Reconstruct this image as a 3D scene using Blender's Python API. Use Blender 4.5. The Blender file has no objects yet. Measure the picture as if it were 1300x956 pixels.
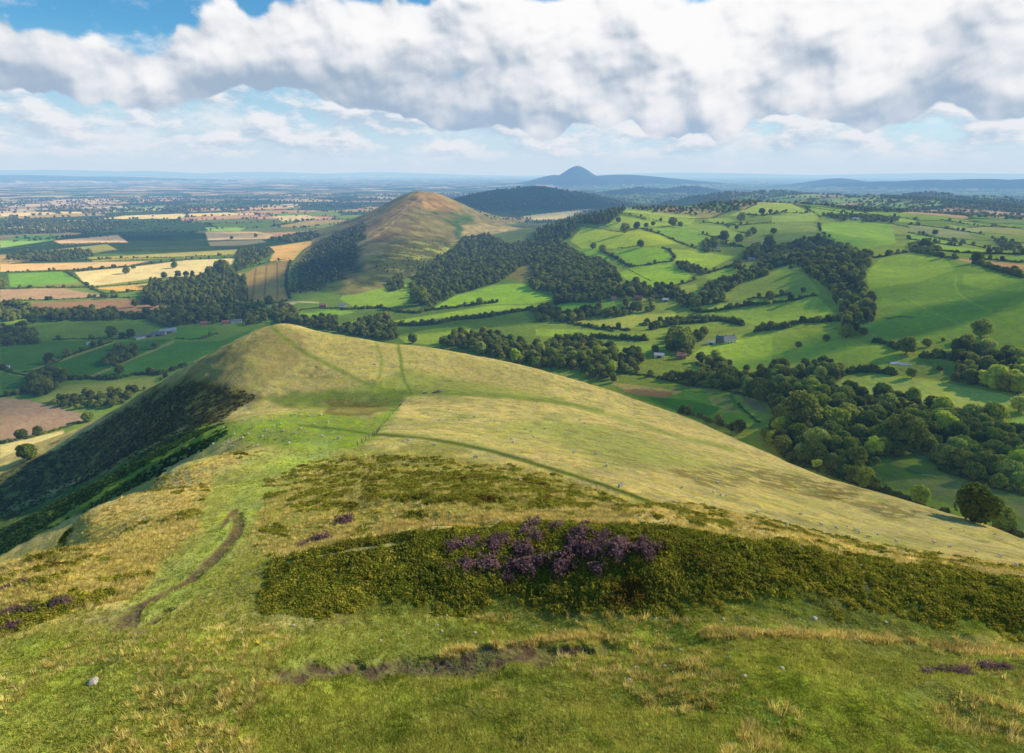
import bpy, bmesh, math, random, time
import numpy as np
T0 = time.time()
rng = np.random.default_rng(7); random.seed(7)
S = bpy.context.scene
col = S.collection
R = math.radians

# ------------------------------------------------------------------ camera model (photo is 1300 x 956)
FPX, CX, CY, HY = 740.0, 650.0, 433.0, 219.0
PIT = math.atan((CY - HY) / FPX); CP, SP = math.cos(PIT), math.sin(PIT)
def ray(px, py):
    u = (np.asarray(px, float) - CX) / FPX; v = (CY - np.asarray(py, float)) / FPX
    dy = CP + v * SP; dz = -SP + v * CP
    h = np.hypot(u, dy)
    return np.arctan2(u, dy), dz / h                      # azimuth, slope of the line of sight
def project(x, y, z):
    f = y * CP - z * SP; up = y * SP + z * CP
    f = np.where(f > 0.05, f, 0.05)
    return CX + FPX * x / f, CY - FPX * up / f

# ------------------------------------------------------------------ noise
def _hash(ix, iy, s):
    h = (ix.astype(np.int64) * 374761393 + iy.astype(np.int64) * 668265263 + s * 974634777) & 0x7fffffff
    h = (h ^ (h >> 13)) * 1274126177 & 0x7fffffff
    return ((h ^ (h >> 16)) & 0xffff) / 65535.0
def vnoise(x, y, s=0):
    ix = np.floor(x); iy = np.floor(y); fx = x - ix; fy = y - iy
    fx = fx * fx * (3 - 2 * fx); fy = fy * fy * (3 - 2 * fy)
    a = _hash(ix, iy, s); b = _hash(ix + 1, iy, s); c = _hash(ix, iy + 1, s); d = _hash(ix + 1, iy + 1, s)
    return (a + (b - a) * fx + (c - a) * fy + (a - b - c + d) * fx * fy) * 2 - 1
def fbm(x, y, o=4, s=0):
    r = 0; a = 1.0; t = 0
    for k in range(o):
        r = r + a * vnoise(x * 2.03 ** k + 17.3 * k, y * 2.03 ** k - 9.1 * k, s + k); t += a; a *= .5
    return r / t
def sstep(a, b, x):
    t = np.clip((x - a) / (b - a), 0, 1); return t * t * (3 - 2 * t)

# ------------------------------------------------------------------ terrain from surveyed points
def tps(P, V, lam=1e-4):
    P = np.array(P, float); V = np.array(V, float); n = len(P)
    r2 = ((P[:, None] - P[None]) ** 2).sum(-1)
    K = .5 * r2 * np.log(r2 + 1e-12) + np.eye(n) * lam
    Q = np.c_[np.ones(n), P]
    A = np.block([[K, Q], [Q.T, np.zeros((3, 3))]])
    w = np.linalg.solve(A, np.r_[V, 0, 0, 0])
    def f(a, b):
        sh = a.shape; a = a.ravel(); b = b.ravel()
        o = w[n] + w[n + 1] * a + w[n + 2] * b
        for i in range(n):
            r2 = (a - P[i, 0]) ** 2 + (b - P[i, 1]) ** 2
            o = o + w[i] * .5 * r2 * np.log(r2 + 1e-12)
        return o.reshape(sh)
    return f
# near hill: pixel, distance -> slope of sight line, interpolated over (azimuth, log distance)
NP = [(650,956,14),(325,956,15.5),(0,956,21),(975,956,15.5),(1300,956,21),(-200,956,25),(1500,956,25),
 (650,867,18.5),(325,867,19.5),(0,867,26),(975,867,19.5),(1300,867,26),
 (650,820,21.5),(400,820,22.5),(200,820,25),(900,820,22.5),(1150,825,26.5),(1300,832,29.5),
 (500,779,25.2),(650,778,24.5),(800,778,24.5),(950,784,25.0),(1090,795,27.5),(1200,806,30),(1300,816,32),(350,782,26),
 (345,716,32.0),(420,690,32.0),(560,670,31.0),(700,662,30.5),(850,667,31),(1000,692,32),(1095,709,33.5),(1200,722,35.5),(1300,736,37.5),(1450,750,42),
 (250,770,30),(170,790,30),(80,800,31),(0,810,34),(-200,830,40),
 (240,725,37),(150,740,38),(60,745,39),(0,745,42),
 (290,690,43),(200,690,46),(120,690,50),
 (0,718,50),(100,658,76),(200,607,112),(-150,800,48),
 (300,650,56),(220,640,70),(330,610,86),(260,615,95),(330,575,140),
 (290,548,200),(300,530,245),(380,522,272),(450,520,280),
 (400,660,46),(520,650,42),(640,645,40),(760,648,41),(880,664,43),(1000,683,46),
 (420,620,64),(540,615,62),(660,612,62),(780,630,56),(900,650,56),
 (400,585,105),(500,575,100),(600,575,98),(700,590,90),(820,620,78),(960,660,70),(1100,694,66),(1200,712,62),(1300,732,58),
 (420,550,180),(500,545,165),(600,545,160),(700,560,150),(800,580,145),(900,605,132),(1000,640,120),(1100,672,112),(1200,700,102),(1300,718,100),
 (520,503,285),(600,500,275),(700,520,240),(800,545,220),(900,578,195),(1000,615,180),(1100,650,165),(1200,683,148),(1300,704,140),
 (450,480,330),(520,470,345),(600,475,350),(700,492,335),(800,520,310),(900,554,270),(1000,596,240),
 (345,412,440),(400,418,440),(480,434,438),(540,442,445),(600,455,450),(650,465,445),(700,478,430),(800,508,385),(900,545,335),(1000,590,290),(1100,628,255),(1200,661,225),(1300,689,200),
 (380,440,390),(300,470,370),(330,500,330),(400,480,340),(260,510,350),(200,545,360),
 (310,427,445),(280,440,452),(240,463,470),(200,490,495),(120,545,570),(60,572,600),(0,600,620),
 (100,600,420),(0,640,430),(0,680,320),(60,655,300),(130,615,285),(200,575,265),(250,550,245),(0,704,225),(-150,720,300),(-150,640,600)]
pts, val = [], []
for px, py, D in NP:
    a, e = ray(px, py); pts.append((a, math.log(D))); val.append(e)
for px, py, D in [(345,412,440),(400,418,440),(480,434,438),(540,442,445),(600,455,450),(650,465,445),(700,478,430),(800,508,385),(900,545,335),(1000,590,290),(1100,628,255),(1200,661,225),(1300,689,200),
                  (310,427,445),(280,440,452),(240,463,470),(200,490,495),(120,545,570),(0,600,620),(1500,750,170)]:
    a, e = ray(px, py)
    for k, d in ((1.13, .045), (1.45, .22), (2.2, .42), (4, .6)):
        pts.append((a, math.log(D * k))); val.append(e - d)
for px, py, D in [(100,658,76),(200,607,112),(0,718,50)]:
    a, e = ray(px, py); pts.append((a, math.log(D * 1.12))); val.append(e - .05); pts.append((a, math.log(D * 1.5))); val.append(e - .10)
for px, py, D in [(420,690,32.0),(560,670,31.0),(700,662,30.5),(850,667,31),(1000,692,32),(1095,709,33.5),(1200,722,35.5),(1300,736,37.5)]:
    a, e = ray(px, py); pts.append((a, math.log(D * 1.09))); val.append(e - .012)
for a in (-1.0, -.6, -.3, 0, .3, .6, 1.0):
    for D, e in ((3, -1.5), (8, -1.42)): pts.append((a, math.log(D))); val.append(e)
fN = tps(pts, val, 2e-5)
# valleys, spurs, plain: pixel (or azimuth) with height
BP = [(-150,480,-280),(100,480,-281),(250,440,-281),(0,420,-282),(-150,420,-282),(100,400,-284),(0,600,-262),(0,560,-268),(100,540,-270),(200,360,-290),(0,360,-290),
 (330,390,-283),(370,380,-282),(430,405,-276),(450,390,-277),(420,320,-286),(350,330,-290),(480,420,-268),(560,400,-262),(560,420,-250),(600,385,-258),(640,370,-252),(560,360,-270),(600,330,-268),(640,320,-258),
 (700,430,-225),(700,400,-238),(700,370,-240),(640,440,-228),(760,460,-212),(800,480,-205),(850,440,-205),(850,390,-215),(800,360,-212),(740,345,-226),(800,330,-203),(740,315,-212),(800,300,-175),(785,269,-136),(740,283,-176),(690,302,-226),(665,310,-246),
 (830,272,-140),(860,300,-170),(870,330,-190),(880,282,-158),
 (900,500,-188),(1000,560,-166),(1100,600,-156),(1235,655,-146),(1350,700,-130),(1180,570,-158),(1280,600,-150),
 (1000,450,-188),(930,420,-200),(920,460,-196),(1000,400,-192),(930,350,-194),(940,320,-181),(940,285,-157),(960,257,-112),(1010,263,-116),(1040,290,-145),(1060,300,-150),(1000,330,-168),(1040,345,-156),(1030,400,-178),(1050,330,-158),(1100,390,-164),(1100,440,-168),
 (1180,500,-164),(1250,450,-156),(1180,430,-160),(1200,380,-143),(1120,340,-146),(1180,326,-133),(1250,335,-128),(1300,350,-125),(1280,400,-140),
 (1280,318,-150),(1200,302,-158),(1120,298,-154),(1250,270,-165),(1150,270,-172),(1100,262,-165),(1050,252,-160),(1300,262,-190),(1200,255,-190)]
pts, val = [], []
for px, py, z in BP:
    a, e = ray(px, py); D = z / e; pts.append((a, math.log(D))); val.append(z / 100)
for a in np.linspace(-1.5, -.12, 6):
    for D, z in ((3200, -294), (4500, -300), (8000, -310), (16000, -318), (60000, -328)): pts.append((a, math.log(D))); val.append(z / 100)
for a, D, z in ((.02,3600,-296),(.1,3300,-285),(.16,3400,-280),(.24,3300,-270),(.3,3600,-262),(.3,4600,-285),(.1,5500,-300),(0,8000,-308),(.2,8000,-300),(.4,4200,-230),(.45,8000,-285),(.6,6000,-250),(.8,5000,-230),
                (.9,8000,-270),(.2,16000,-315),(.5,16000,-315),(.8,16000,-315),(1.3,9000,-280),(1.3,20000,-315),(.2,60000,-328),(.6,60000,-328),(1.3,60000,-328),(1.3,800,-110),(1.3,300,-120),(1.3,2000,-140),(-1.4,900,-275),(-1.4,300,-280),(0,300,-250),(-.5,300,-275),(.5,200,-170)):
    pts.append((a, math.log(D))); val.append(z / 100)
fB = tps(pts, val, 3e-4)
# the long whale-backed hill in the middle distance, interpolated over plain metres
LP = [(530,242,3000),(521,244,2990),(540,244,3000),(500,256,2940),(478,270,2850),(455,285,2720),(430,300,2550),(396,319,2250),(374,345,1880),(366,374,1500),
 (515,258,2780),(503,272,2560),(486,290,2300),(466,315,1960),(455,345,1640),(440,378,1380),(500,330,1760),(500,300,2180),(530,300,2240),(555,285,2520),(535,268,2700),(545,255,2880),(560,262,2850),(575,272,2750),
 (560,250,2960),(578,260,2950),(600,275,2900),(625,283,2800),(655,290,2700),(672,293,2650),(620,297,2500),(640,292,2600),(590,290,2560),(580,310,2230),(545,325,1940),(545,300,2300),
 (430,330,1850),(410,350,1680),(400,375,1450),(420,385,1370),(440,310,2150),(460,292,2500)]
pts, val = [], []
for px, py, D in LP:
    a, e = ray(px, py); pts.append((D * math.sin(a) / 1000, D * math.cos(a) / 1000)); val.append(e * D / 100)
for x, y, z in ((-1300,3200,-330),(-1000,3600,-320),(-560,3900,-260),(-200,4000,-300),(200,3600,-310),(-1100,2400,-350),(-900,1700,-340),(-650,1200,-330),(-250,1250,-320),(-100,1600,-320),(100,2000,-320),(300,2500,-330),(-150,3200,-290),(150,2950,-310),(-430,3400,-120),(-300,3250,-200),(-620,3300,-190),(-330,3050,-125)):
    pts.append((x / 1000, y / 1000)); val.append(z / 100)
fL = tps(pts, val, 2e-4)
def carve_line(pix):
    out = []
    dd = np.exp(np.linspace(math.log(12), math.log(70), 260))
    for px, py in pix:
        a, e = ray(px, py); ee = fN(np.full(260, float(a)), np.log(dd)); j = int(np.argmax(ee >= e)); out.append((dd[j] * math.sin(a), dd[j] * math.cos(a)))
    return out
CARVES = [(carve_line([(372,862),(400,853),(425,856),(450,848),(478,856),(505,847),(530,853),(556,845),(580,851),(604,840),(635,844),(660,835),(690,837),(720,829),(750,831)]), .85, .30),
          (carve_line([(158,800),(172,772),(200,757),(235,738),(262,716),(280,700),(296,684),(303,668),(300,652)]), .52, .16),
          (carve_line([(172,800),(185,795),(200,785),(212,778)]), .32, .38)]
def world_dist(x, y, line):
    d = np.full(x.shape, 1e9)
    for (ax, ay), (bx, by) in zip(line[:-1], line[1:]):
        ux, uy = bx - ax, by - ay; L = ux * ux + uy * uy + 1e-9
        t = np.clip(((x - ax) * ux + (y - ay) * uy) / L, 0, 1); d = np.minimum(d, np.hypot(x - ax - t * ux, y - ay - t * uy))
    return d
def bare(x, y):
    """how bare the earth is: along the worn scars"""
    n_ = fbm(x * .9, y * .9, 4, 71); o = np.zeros(x.shape)
    for line, wd, dp in CARVES: o = np.maximum(o, 1 - sstep(.65, 1.25, world_dist(x, y, line) / (wd * np.clip(1 + (1.0 if wd > .8 else .25) * n_, .3, 2))))
    return o
def smax(a, b, k):
    h = np.clip(.5 + .5 * (a - b) / k, 0, 1); return b + (a - b) * h + k * h * (1 - h)
# coarse table over (azimuth, log D), read back with cubic interpolation
CA = np.linspace(-1.7, 1.7, 300); CL = np.linspace(math.log(1.5), math.log(62000), 340)
ga, gl = np.meshgrid(CA, CL, indexing='ij')
D_ = np.exp(gl)
gN = np.where(gl > math.log(2500), -1.2, fN(ga, gl)); gB = fB(ga, gl) * 100
gX, gY = D_ * np.sin(ga), D_ * np.cos(ga)
gL = np.full_like(gX, -500.0)
m = (gX > -1600) & (gX < 800) & (gY > 900) & (gY < 4600)
gL[m] = fL(gX[m] / 1000, gY[m] / 1000) * 100
gL[~m] = -500
def cubic(G, a, l):
    u = (a - CA[0]) / (CA[1] - CA[0]); v = (l - CL[0]) / (CL[1] - CL[0])
    u = np.clip(u, 1, len(CA) - 3.001); v = np.clip(v, 1, len(CL) - 3.001)
    i = u.astype(int); j = v.astype(int); s = u - i; t = v - j
    def w(t): return (-.5*t+t*t-.5*t**3, 1-2.5*t*t+1.5*t**3, .5*t+2*t*t-1.5*t**3, -.5*t*t+.5*t**3)
    ws, wt = w(s), w(t); o = 0
    for p in range(4):
        for q in range(4): o = o + ws[p] * wt[q] * G[i + p - 1, j + q - 1]
    return o
# far hills: azimuth, distance, half width across, half depth, crest height, sharpness
FAR = [(680,236,5200,620,700),(640,240,5000,560,600),(725,243,5200,480,600),(606,246,4700,330,500),
 (733,210.5,15000,520,800),(733,220,15000,1050,1200),(790,221.5,16000,1900,1300),(705,222,15500,700,900),
 (815,238,9000,520,600),(850,241,9000,700,600),(875,236,9500,520,600),(790,242,8000,420,500),
 (905,247,5200,420,700),(940,243,5600,500,700),(985,243,6000,700,800),(1040,246,5200,700,700),(1100,248,5000,700,500),
 (1065,226,16000,800,900),(1130,230,14000,1400,900),(1190,228,14000,1500,900),(1250,227,14000,1600,900),(1320,227,14000,1600,900),(1400,228,14000,2000,900),
 (1180,245,5600,520,400),(1250,250,5200,600,400),(1320,255,5200,600,400),
 (60,215.5,52000,9000,5000),(-60,215,52000,7000,5000),(180,217,50000,5000,4000),(330,218,52000,7000,4000),(120,224,26000,3500,1500),(20,222,27000,3500,1500),(480,218.5,54000,7000,4000),(880,219,54000,9000,4000),(1200,219.5,54000,9000,4000)]
def base_height(x, y, a, l, D):
    z = cubic(gB, a, l)
    hills = np.full_like(z, -1e4)
    for px, py, d, wx, wy in FAR:
        aa, e = ray(px, py); hx, hy = d * math.sin(aa), d * math.cos(aa)
        ux, uy = math.cos(aa), -math.sin(aa)
        p = ((x - hx) * ux + (y - hy) * uy) / wx; q = ((x - hx) * uy * -1 + (y - hy) * ux) / wy
        p = ((x - hx) * math.cos(aa) - (y - hy) * math.sin(aa)) / wx; q = ((x - hx) * math.sin(aa) + (y - hy) * math.cos(aa)) / wy
        floor = -330
        h = floor + (e * d - floor) * np.exp(-.8 * (p * p + q * q) ** .85)
        hills = np.maximum(hills, np.where(p * p + q * q < 16, h, -1e4))
    return np.where(D > 3200, smax(z, np.maximum(hills, -1000), 12.0), z)
def height(x, y, detail=True, parts=False):
    x = np.asarray(x, float); y = np.asarray(y, float)
    D = np.hypot(x, y); D = np.maximum(D, 1.5); a = np.arctan2(x, y); l = np.log(D)
    ac = np.clip(a, -1.65, 1.65)
    eN = cubic(gN, ac, l); zN = np.where(D < 2400, eN * D, -2000); zN = np.maximum(zN, -2000)
    zB = base_height(x, y, ac, l, D); zL = cubic(gL, ac, l)
    big = smax(zL, zB, 14.0); z = smax(zN, big, np.clip(D * .02, .4, 7))
    k = np.where((zN > big), 1, np.where(zL > zB + 2, 2, 0))          # 1 near hill, 2 whale-backed hill, 0 the rest
    if detail:
        n1 = fbm(x / 90, y / 90, 4, 3) * np.clip(D / 900, .02, 1) * 3.2 * np.where(k == 2, 2.2, np.where(k == 1, .8, 1.0))
        n2 = fbm(x / 7, y / 7, 4, 11) * .28 * sstep(10, 40, D) * (D < 900)
        n3 = fbm(x / 1.1, y / 1.1, 4, 21) * .09 * (D < 160)
        n4 = (fbm(x / 5.5, y / 3.4, 3, 51) * .62 + fbm(x / 1.8, y / 1.5, 3, 53) * .16) * (1 - .65 * sstep(-.22, -.40, a)) * sstep(9, 16, D) * (1 - sstep(60, 120, D))
        n5 = fbm(x / 28, y / 28, 4, 61) * 2.2 * (k == 1) * sstep(120, 260, D) * sstep(.05, .5, -a)
        n6 = fbm(x / 170, y / 170, 2, 64) * 7.5 * (k == 0) * sstep(350, 600, D) * (1 - sstep(1800, 2600, D)) * sstep(.3, .5, a)
        tr = fbm(x / 40, y / 40, 3, 66)
        n7 = np.sin(z * 3.7 + tr * 9) * .07 * (k == 1) * sstep(70, 130, D) * (D < 420) * sstep(-.1, .3, tr) * sstep(-.34, -.18, a)
        z = z + n1 + n2 * 1.5 + n3 + n4 + n5 + n6 + n7
        m = np.nonzero((D < 60) & (y > 0))
        if len(m[0]):
            xm, ym = x[m], y[m]; n_ = fbm(xm * .9, ym * .9, 4, 71)
            for line, wd, dp in CARVES:
                z[m] -= dp * np.exp(-(world_dist(xm, ym, line) / (wd * np.clip(1 + (1.2 if wd > .8 else .25) * n_, .25, 2))) ** 4)
        if parts: return z, k, zN - big, zL - zB
    return (z, k) if parts else z
# ------------------------------------------------------------------ the ground sheet (polar grid round the viewpoint)
az = np.concatenate([np.linspace(-math.pi, -.86, 46, endpoint=False), np.linspace(-.86, .86, 1260), np.linspace(.86, math.pi, 46)[1:]])
lr = np.concatenate([np.linspace(math.log(1.6), math.log(12), 26, endpoint=False), np.linspace(math.log(12), math.log(48), 330, endpoint=False),
                     np.linspace(math.log(48), math.log(620), 380, endpoint=False), np.linspace(math.log(620), math.log(6000), 420, endpoint=False), np.linspace(math.log(6000), math.log(61000), 130)])
NA, NR = len(az), len(lr)
AZ, LR = np.meshgrid(az, lr, indexing='ij'); DD = np.exp(LR)
GX, GY = DD * np.sin(AZ), DD * np.cos(AZ)
GZ, GK, GDN, GDL = height(GX, GY, True, True)
# first-hit lookup for placing things that are seen at a pixel
ai = np.searchsorted(az, -.86); 
GE = np.maximum.accumulate(GZ / DD, axis=1)
def hit(px, py):
    """ground point seen at a photo pixel"""
    a, e = ray(px, py)
    i = int(np.clip(np.searchsorted(az, a), 1, NA - 1)); i = i if abs(az[i] - a) < abs(az[i - 1] - a) else i - 1
    j = int(np.clip(np.searchsorted(GE[i], e), 1, NR - 1))
    D = math.exp(lr[j]); x, y = D * math.sin(a), D * math.cos(a)
    return x, y, GZ[i, j], D, GK[i, j]
def ground(x, y):
    return height(np.atleast_1d(np.asarray(x, float)), np.atleast_1d(np.asarray(y, float)))
def seen(x, y, z):
    """is a point in front of the terrain and in frame"""
    D = np.hypot(x, y); a = np.arctan2(x, y)
    i = np.clip(np.searchsorted(az, a), 0, NA - 1); j = np.clip(np.searchsorted(lr, np.log(D * .985)) - 1, 0, NR - 1)
    px, py = project(x, y, z)
    return (GE[i, j] < z / D + 1e-4) & (px > -5) & (px < 1305) & (py > -5) & (py < 961)
print('terrain', time.time() - T0)
# ------------------------------------------------------------------ colours of the ground
def C(r, g, b, k=1.0):
    f = lambda c: (c / 255 / 12.92 if c <= 10 else ((c / 255 + .055) / 1.055) ** 2.4) * k
    return np.array([f(r), f(g), f(b)])
CROPS = dict(A=(0,200,2.9545), B=(340,200,2.9545), C=(680,200,4.0625), D=(980,200,4.0625), E=(680,380,4.0625), F=(980,400,3.297), G=(0,400,2.9545), P=(0,0,1.0))
def T(crop, pts):
    ox, oy, s = CROPS[crop]
    return np.array([(ox + x / s, oy + y / s) for x, y in pts], float)
def seg_dist(px, py, poly, closed):
    d = np.full(px.shape, 1e9); n = len(poly)
    for i in range(n if closed else n - 1):
        ax, ay = poly[i]; bx, by = poly[(i + 1) % n]
        ux, uy = bx - ax, by - ay; L = ux * ux + uy * uy + 1e-9
        t = np.clip(((px - ax) * ux + (py - ay) * uy) / L, 0, 1)
        d = np.minimum(d, np.hypot(px - ax - t * ux, py - ay - t * uy))
    return d
def inside(px, py, poly):
    r = np.zeros(px.shape, bool); n = len(poly)
    for i in range(n):
        ax, ay = poly[i]; bx, by = poly[(i + 1) % n]
        if ay == by: continue
        c = ((ay > py) != (by > py)) & (px < (bx - ax) * (py - ay) / (by - ay) + ax)
        r ^= c
    return r
def smooth_poly(p, closed=False, n=2):
    for _ in range(n):
        q = []
        m = len(p)
        rngi = range(m) if closed else range(m - 1)
        if not closed: q.append(p[0])
        for i in rngi:
            a, b = np.array(p[i]), np.array(p[(i + 1) % m]); q += [a * .75 + b * .25, a * .25 + b * .75]
        if not closed: q.append(p[-1])
        p = q
    return np.array(p)
X, Y, Z, K = GX.ravel(), GY.ravel(), GZ.ravel(), GK.ravel()
Dv = DD.ravel()
PX, PY = project(X, Y, Z)
front = Y > 5
inf = front & (PX > -420) & (PX < 1720) & (PY > 190) & (PY < 1150)
def mixc(idx, colr, w):
    COL[idx] = COL[idx] * (1 - w[:, None]) + colr * w[:, None]
def paint(poly, colr, layer, soft=1.0, jit=0.0, lam=6.0, amount=1.0, dmax=1e9, dmin=0, rag=None):
    poly = np.asarray(poly, float)
    x0, y0 = poly.min(0) - soft - jit; x1, y1 = poly.max(0) + soft + jit
    idx = np.nonzero(inf & (layer[K]) & (PX > x0) & (PX < x1) & (PY > y0) & (PY < y1) & (Dv < dmax) & (Dv > dmin))[0]
    if not len(idx): return
    px, py = PX[idx], PY[idx]
    if jit:
        n = fbm(X[idx] / lam, Y[idx] / lam, 4, 5); px = px + n * jit; py = py + n * jit * .6
    d = seg_dist(px, py, poly, True); d = np.where(inside(px, py, poly), d, -d)
    w = sstep(-soft, soft, d) * amount
    if rag: w = w * sstep(-.12, .12, fbm(X[idx] / rag, Y[idx] / rag * 1.6, 5, 91) + .05)
    mixc(idx, colr, w)
def stroke(line, colr, width, layer, soft=.8, jit=0.0, lam=6.0, amount=1.0, dmax=1e9):
    line = smooth_poly([tuple(p) for p in line])
    x0, y0 = line.min(0) - width - soft - jit; x1, y1 = line.max(0) + width + soft + jit
    idx = np.nonzero(inf & (layer[K]) & (PX > x0) & (PX < x1) & (PY > y0) & (PY < y1) & (Dv < dmax))[0]
    if not len(idx): return
    px, py = PX[idx], PY[idx]
    if jit:
        n = fbm(X[idx] / lam, Y[idx] / lam, 3, 8); px = px + n * jit; py = py + n * jit * .6
    d = seg_dist(px, py, line, False)
    mixc(idx, colr, (1 - sstep(width / 2 - soft, width / 2 + soft, d)) * amount)
BASE = np.array([True, False, False]); NEAR = np.array([False, True, False]); LAW = np.array([False, False, True]); BL = np.array([True, False, True]); ALL = np.array([True] * 3)

def voronoi(x, y, cell, rot, stretch, seed):
    c, s = math.cos(rot), math.sin(rot)
    u = (x * c + y * s) / cell / stretch; v = (-x * s + y * c) / cell
    iu, iv = np.floor(u), np.floor(v)
    f1 = np.full(u.shape, 9.0); f2 = f1.copy(); cid = np.zeros(u.shape)
    for du in (-1, 0, 1):
        for dv in (-1, 0, 1):
            a, b = iu + du, iv + dv
            jx, jy = _hash(a, b, seed), _hash(a, b, seed + 1)
            d = np.hypot((u - a - .15 - .7 * jx) * stretch, v - b - .15 - .7 * jy)
            nearer = d < f1
            f2 = np.where(nearer, f1, np.minimum(f2, d)); cid = np.where(nearer, _hash(a, b, seed + 2), cid); f1 = np.where(nearer, d, f1)
    return f1, f2 - f1, cid
def field_lookup(x, y, D):
    """patchwork of fields: (edge distance in cells, id)"""
    a = np.arctan2(x, y)
    f1, e1, c1 = voronoi(x, y, 400.0, .5, 1.25, 40)
    g1, e2, c2 = voronoi(x, y, 165.0, -.35, 1.5, 60)
    right = (a > .14 + .0 * D)
    return np.where(right, e2 * 165, e1 * 400), np.where(right, c2, c1), right

COL = np.zeros((len(X), 3))
edge, cid, rightside = field_lookup(X, Y, Dv)
pal_left = [(C(52,78,36), .24), (C(84,112,44), .38), (C(112,134,58), .48), (C(158,142,92), .58), (C(214,192,142), .80), (C(176,142,112), .93), (C(96,112,70), 1.01)]
pal_right = [(C(104,140,44), .22), (C(134,164,52), .5), (C(122,142,62), .66), (C(152,160,84), .80), (C(112,124,62), .90), (C(184,160,120), 1.01)]
def pick(c, pal):
    o = np.zeros((len(c), 3)); lo = 0
    for q, hi in pal:
        mm = (c >= lo) & (c < hi); o[mm] = q; lo = hi
    return o
COL[:] = np.where(rightside[:, None], pick(cid, pal_right), pick(cid, pal_left))
nearmix = (1 - sstep(1700, 2600, Dv))[:, None]
ng = C(92,118,48) + (C(128,146,58) - C(92,118,48)) * sstep(-.12, .3, np.arctan2(X, Y))[:, None]
ng = ng * (.9 + .25 * cid[:, None])
COL[:] = COL * (1 - nearmix) + ng * nearmix
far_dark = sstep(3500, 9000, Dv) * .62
wood = sstep(.05, .3, fbm(X / 900, Y / 500, 4, 77)) * (Dv > 2400) * (~(rightside & (Dv < 3600)))
COL[:] = COL * (1 - wood[:, None] * .8) + C(40,62,34) * wood[:, None] * .8
hw = 1 - sstep(6, 6 + 4 + Dv * .0028, edge)
hw = hw * (Dv > np.where(rightside, 1700, 3400)) * (1 - .3 * far_dark)
COL[:] = COL * (1 - hw[:, None] * .85) + C(38,58,32) * hw[:, None] * .85
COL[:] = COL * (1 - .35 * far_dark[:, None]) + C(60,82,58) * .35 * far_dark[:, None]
# far hills wooded
e_, id_ = GZ.ravel() - (-300), None
hill = (Dv > 3900) & (Z > -262) & (K == 0)
w = np.where(hill, .92, 0) * np.where(rightside & (Dv < 7000) & (np.arctan2(X, Y) > .35), .25, 1)
COL[:] = COL * (1 - w[:, None]) + C(44,66,38) * w[:, None]
dk = hill & (np.arctan2(X, Y) < .22) & (Dv < 7000); COL[dk] = C(38,60,36)
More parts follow.
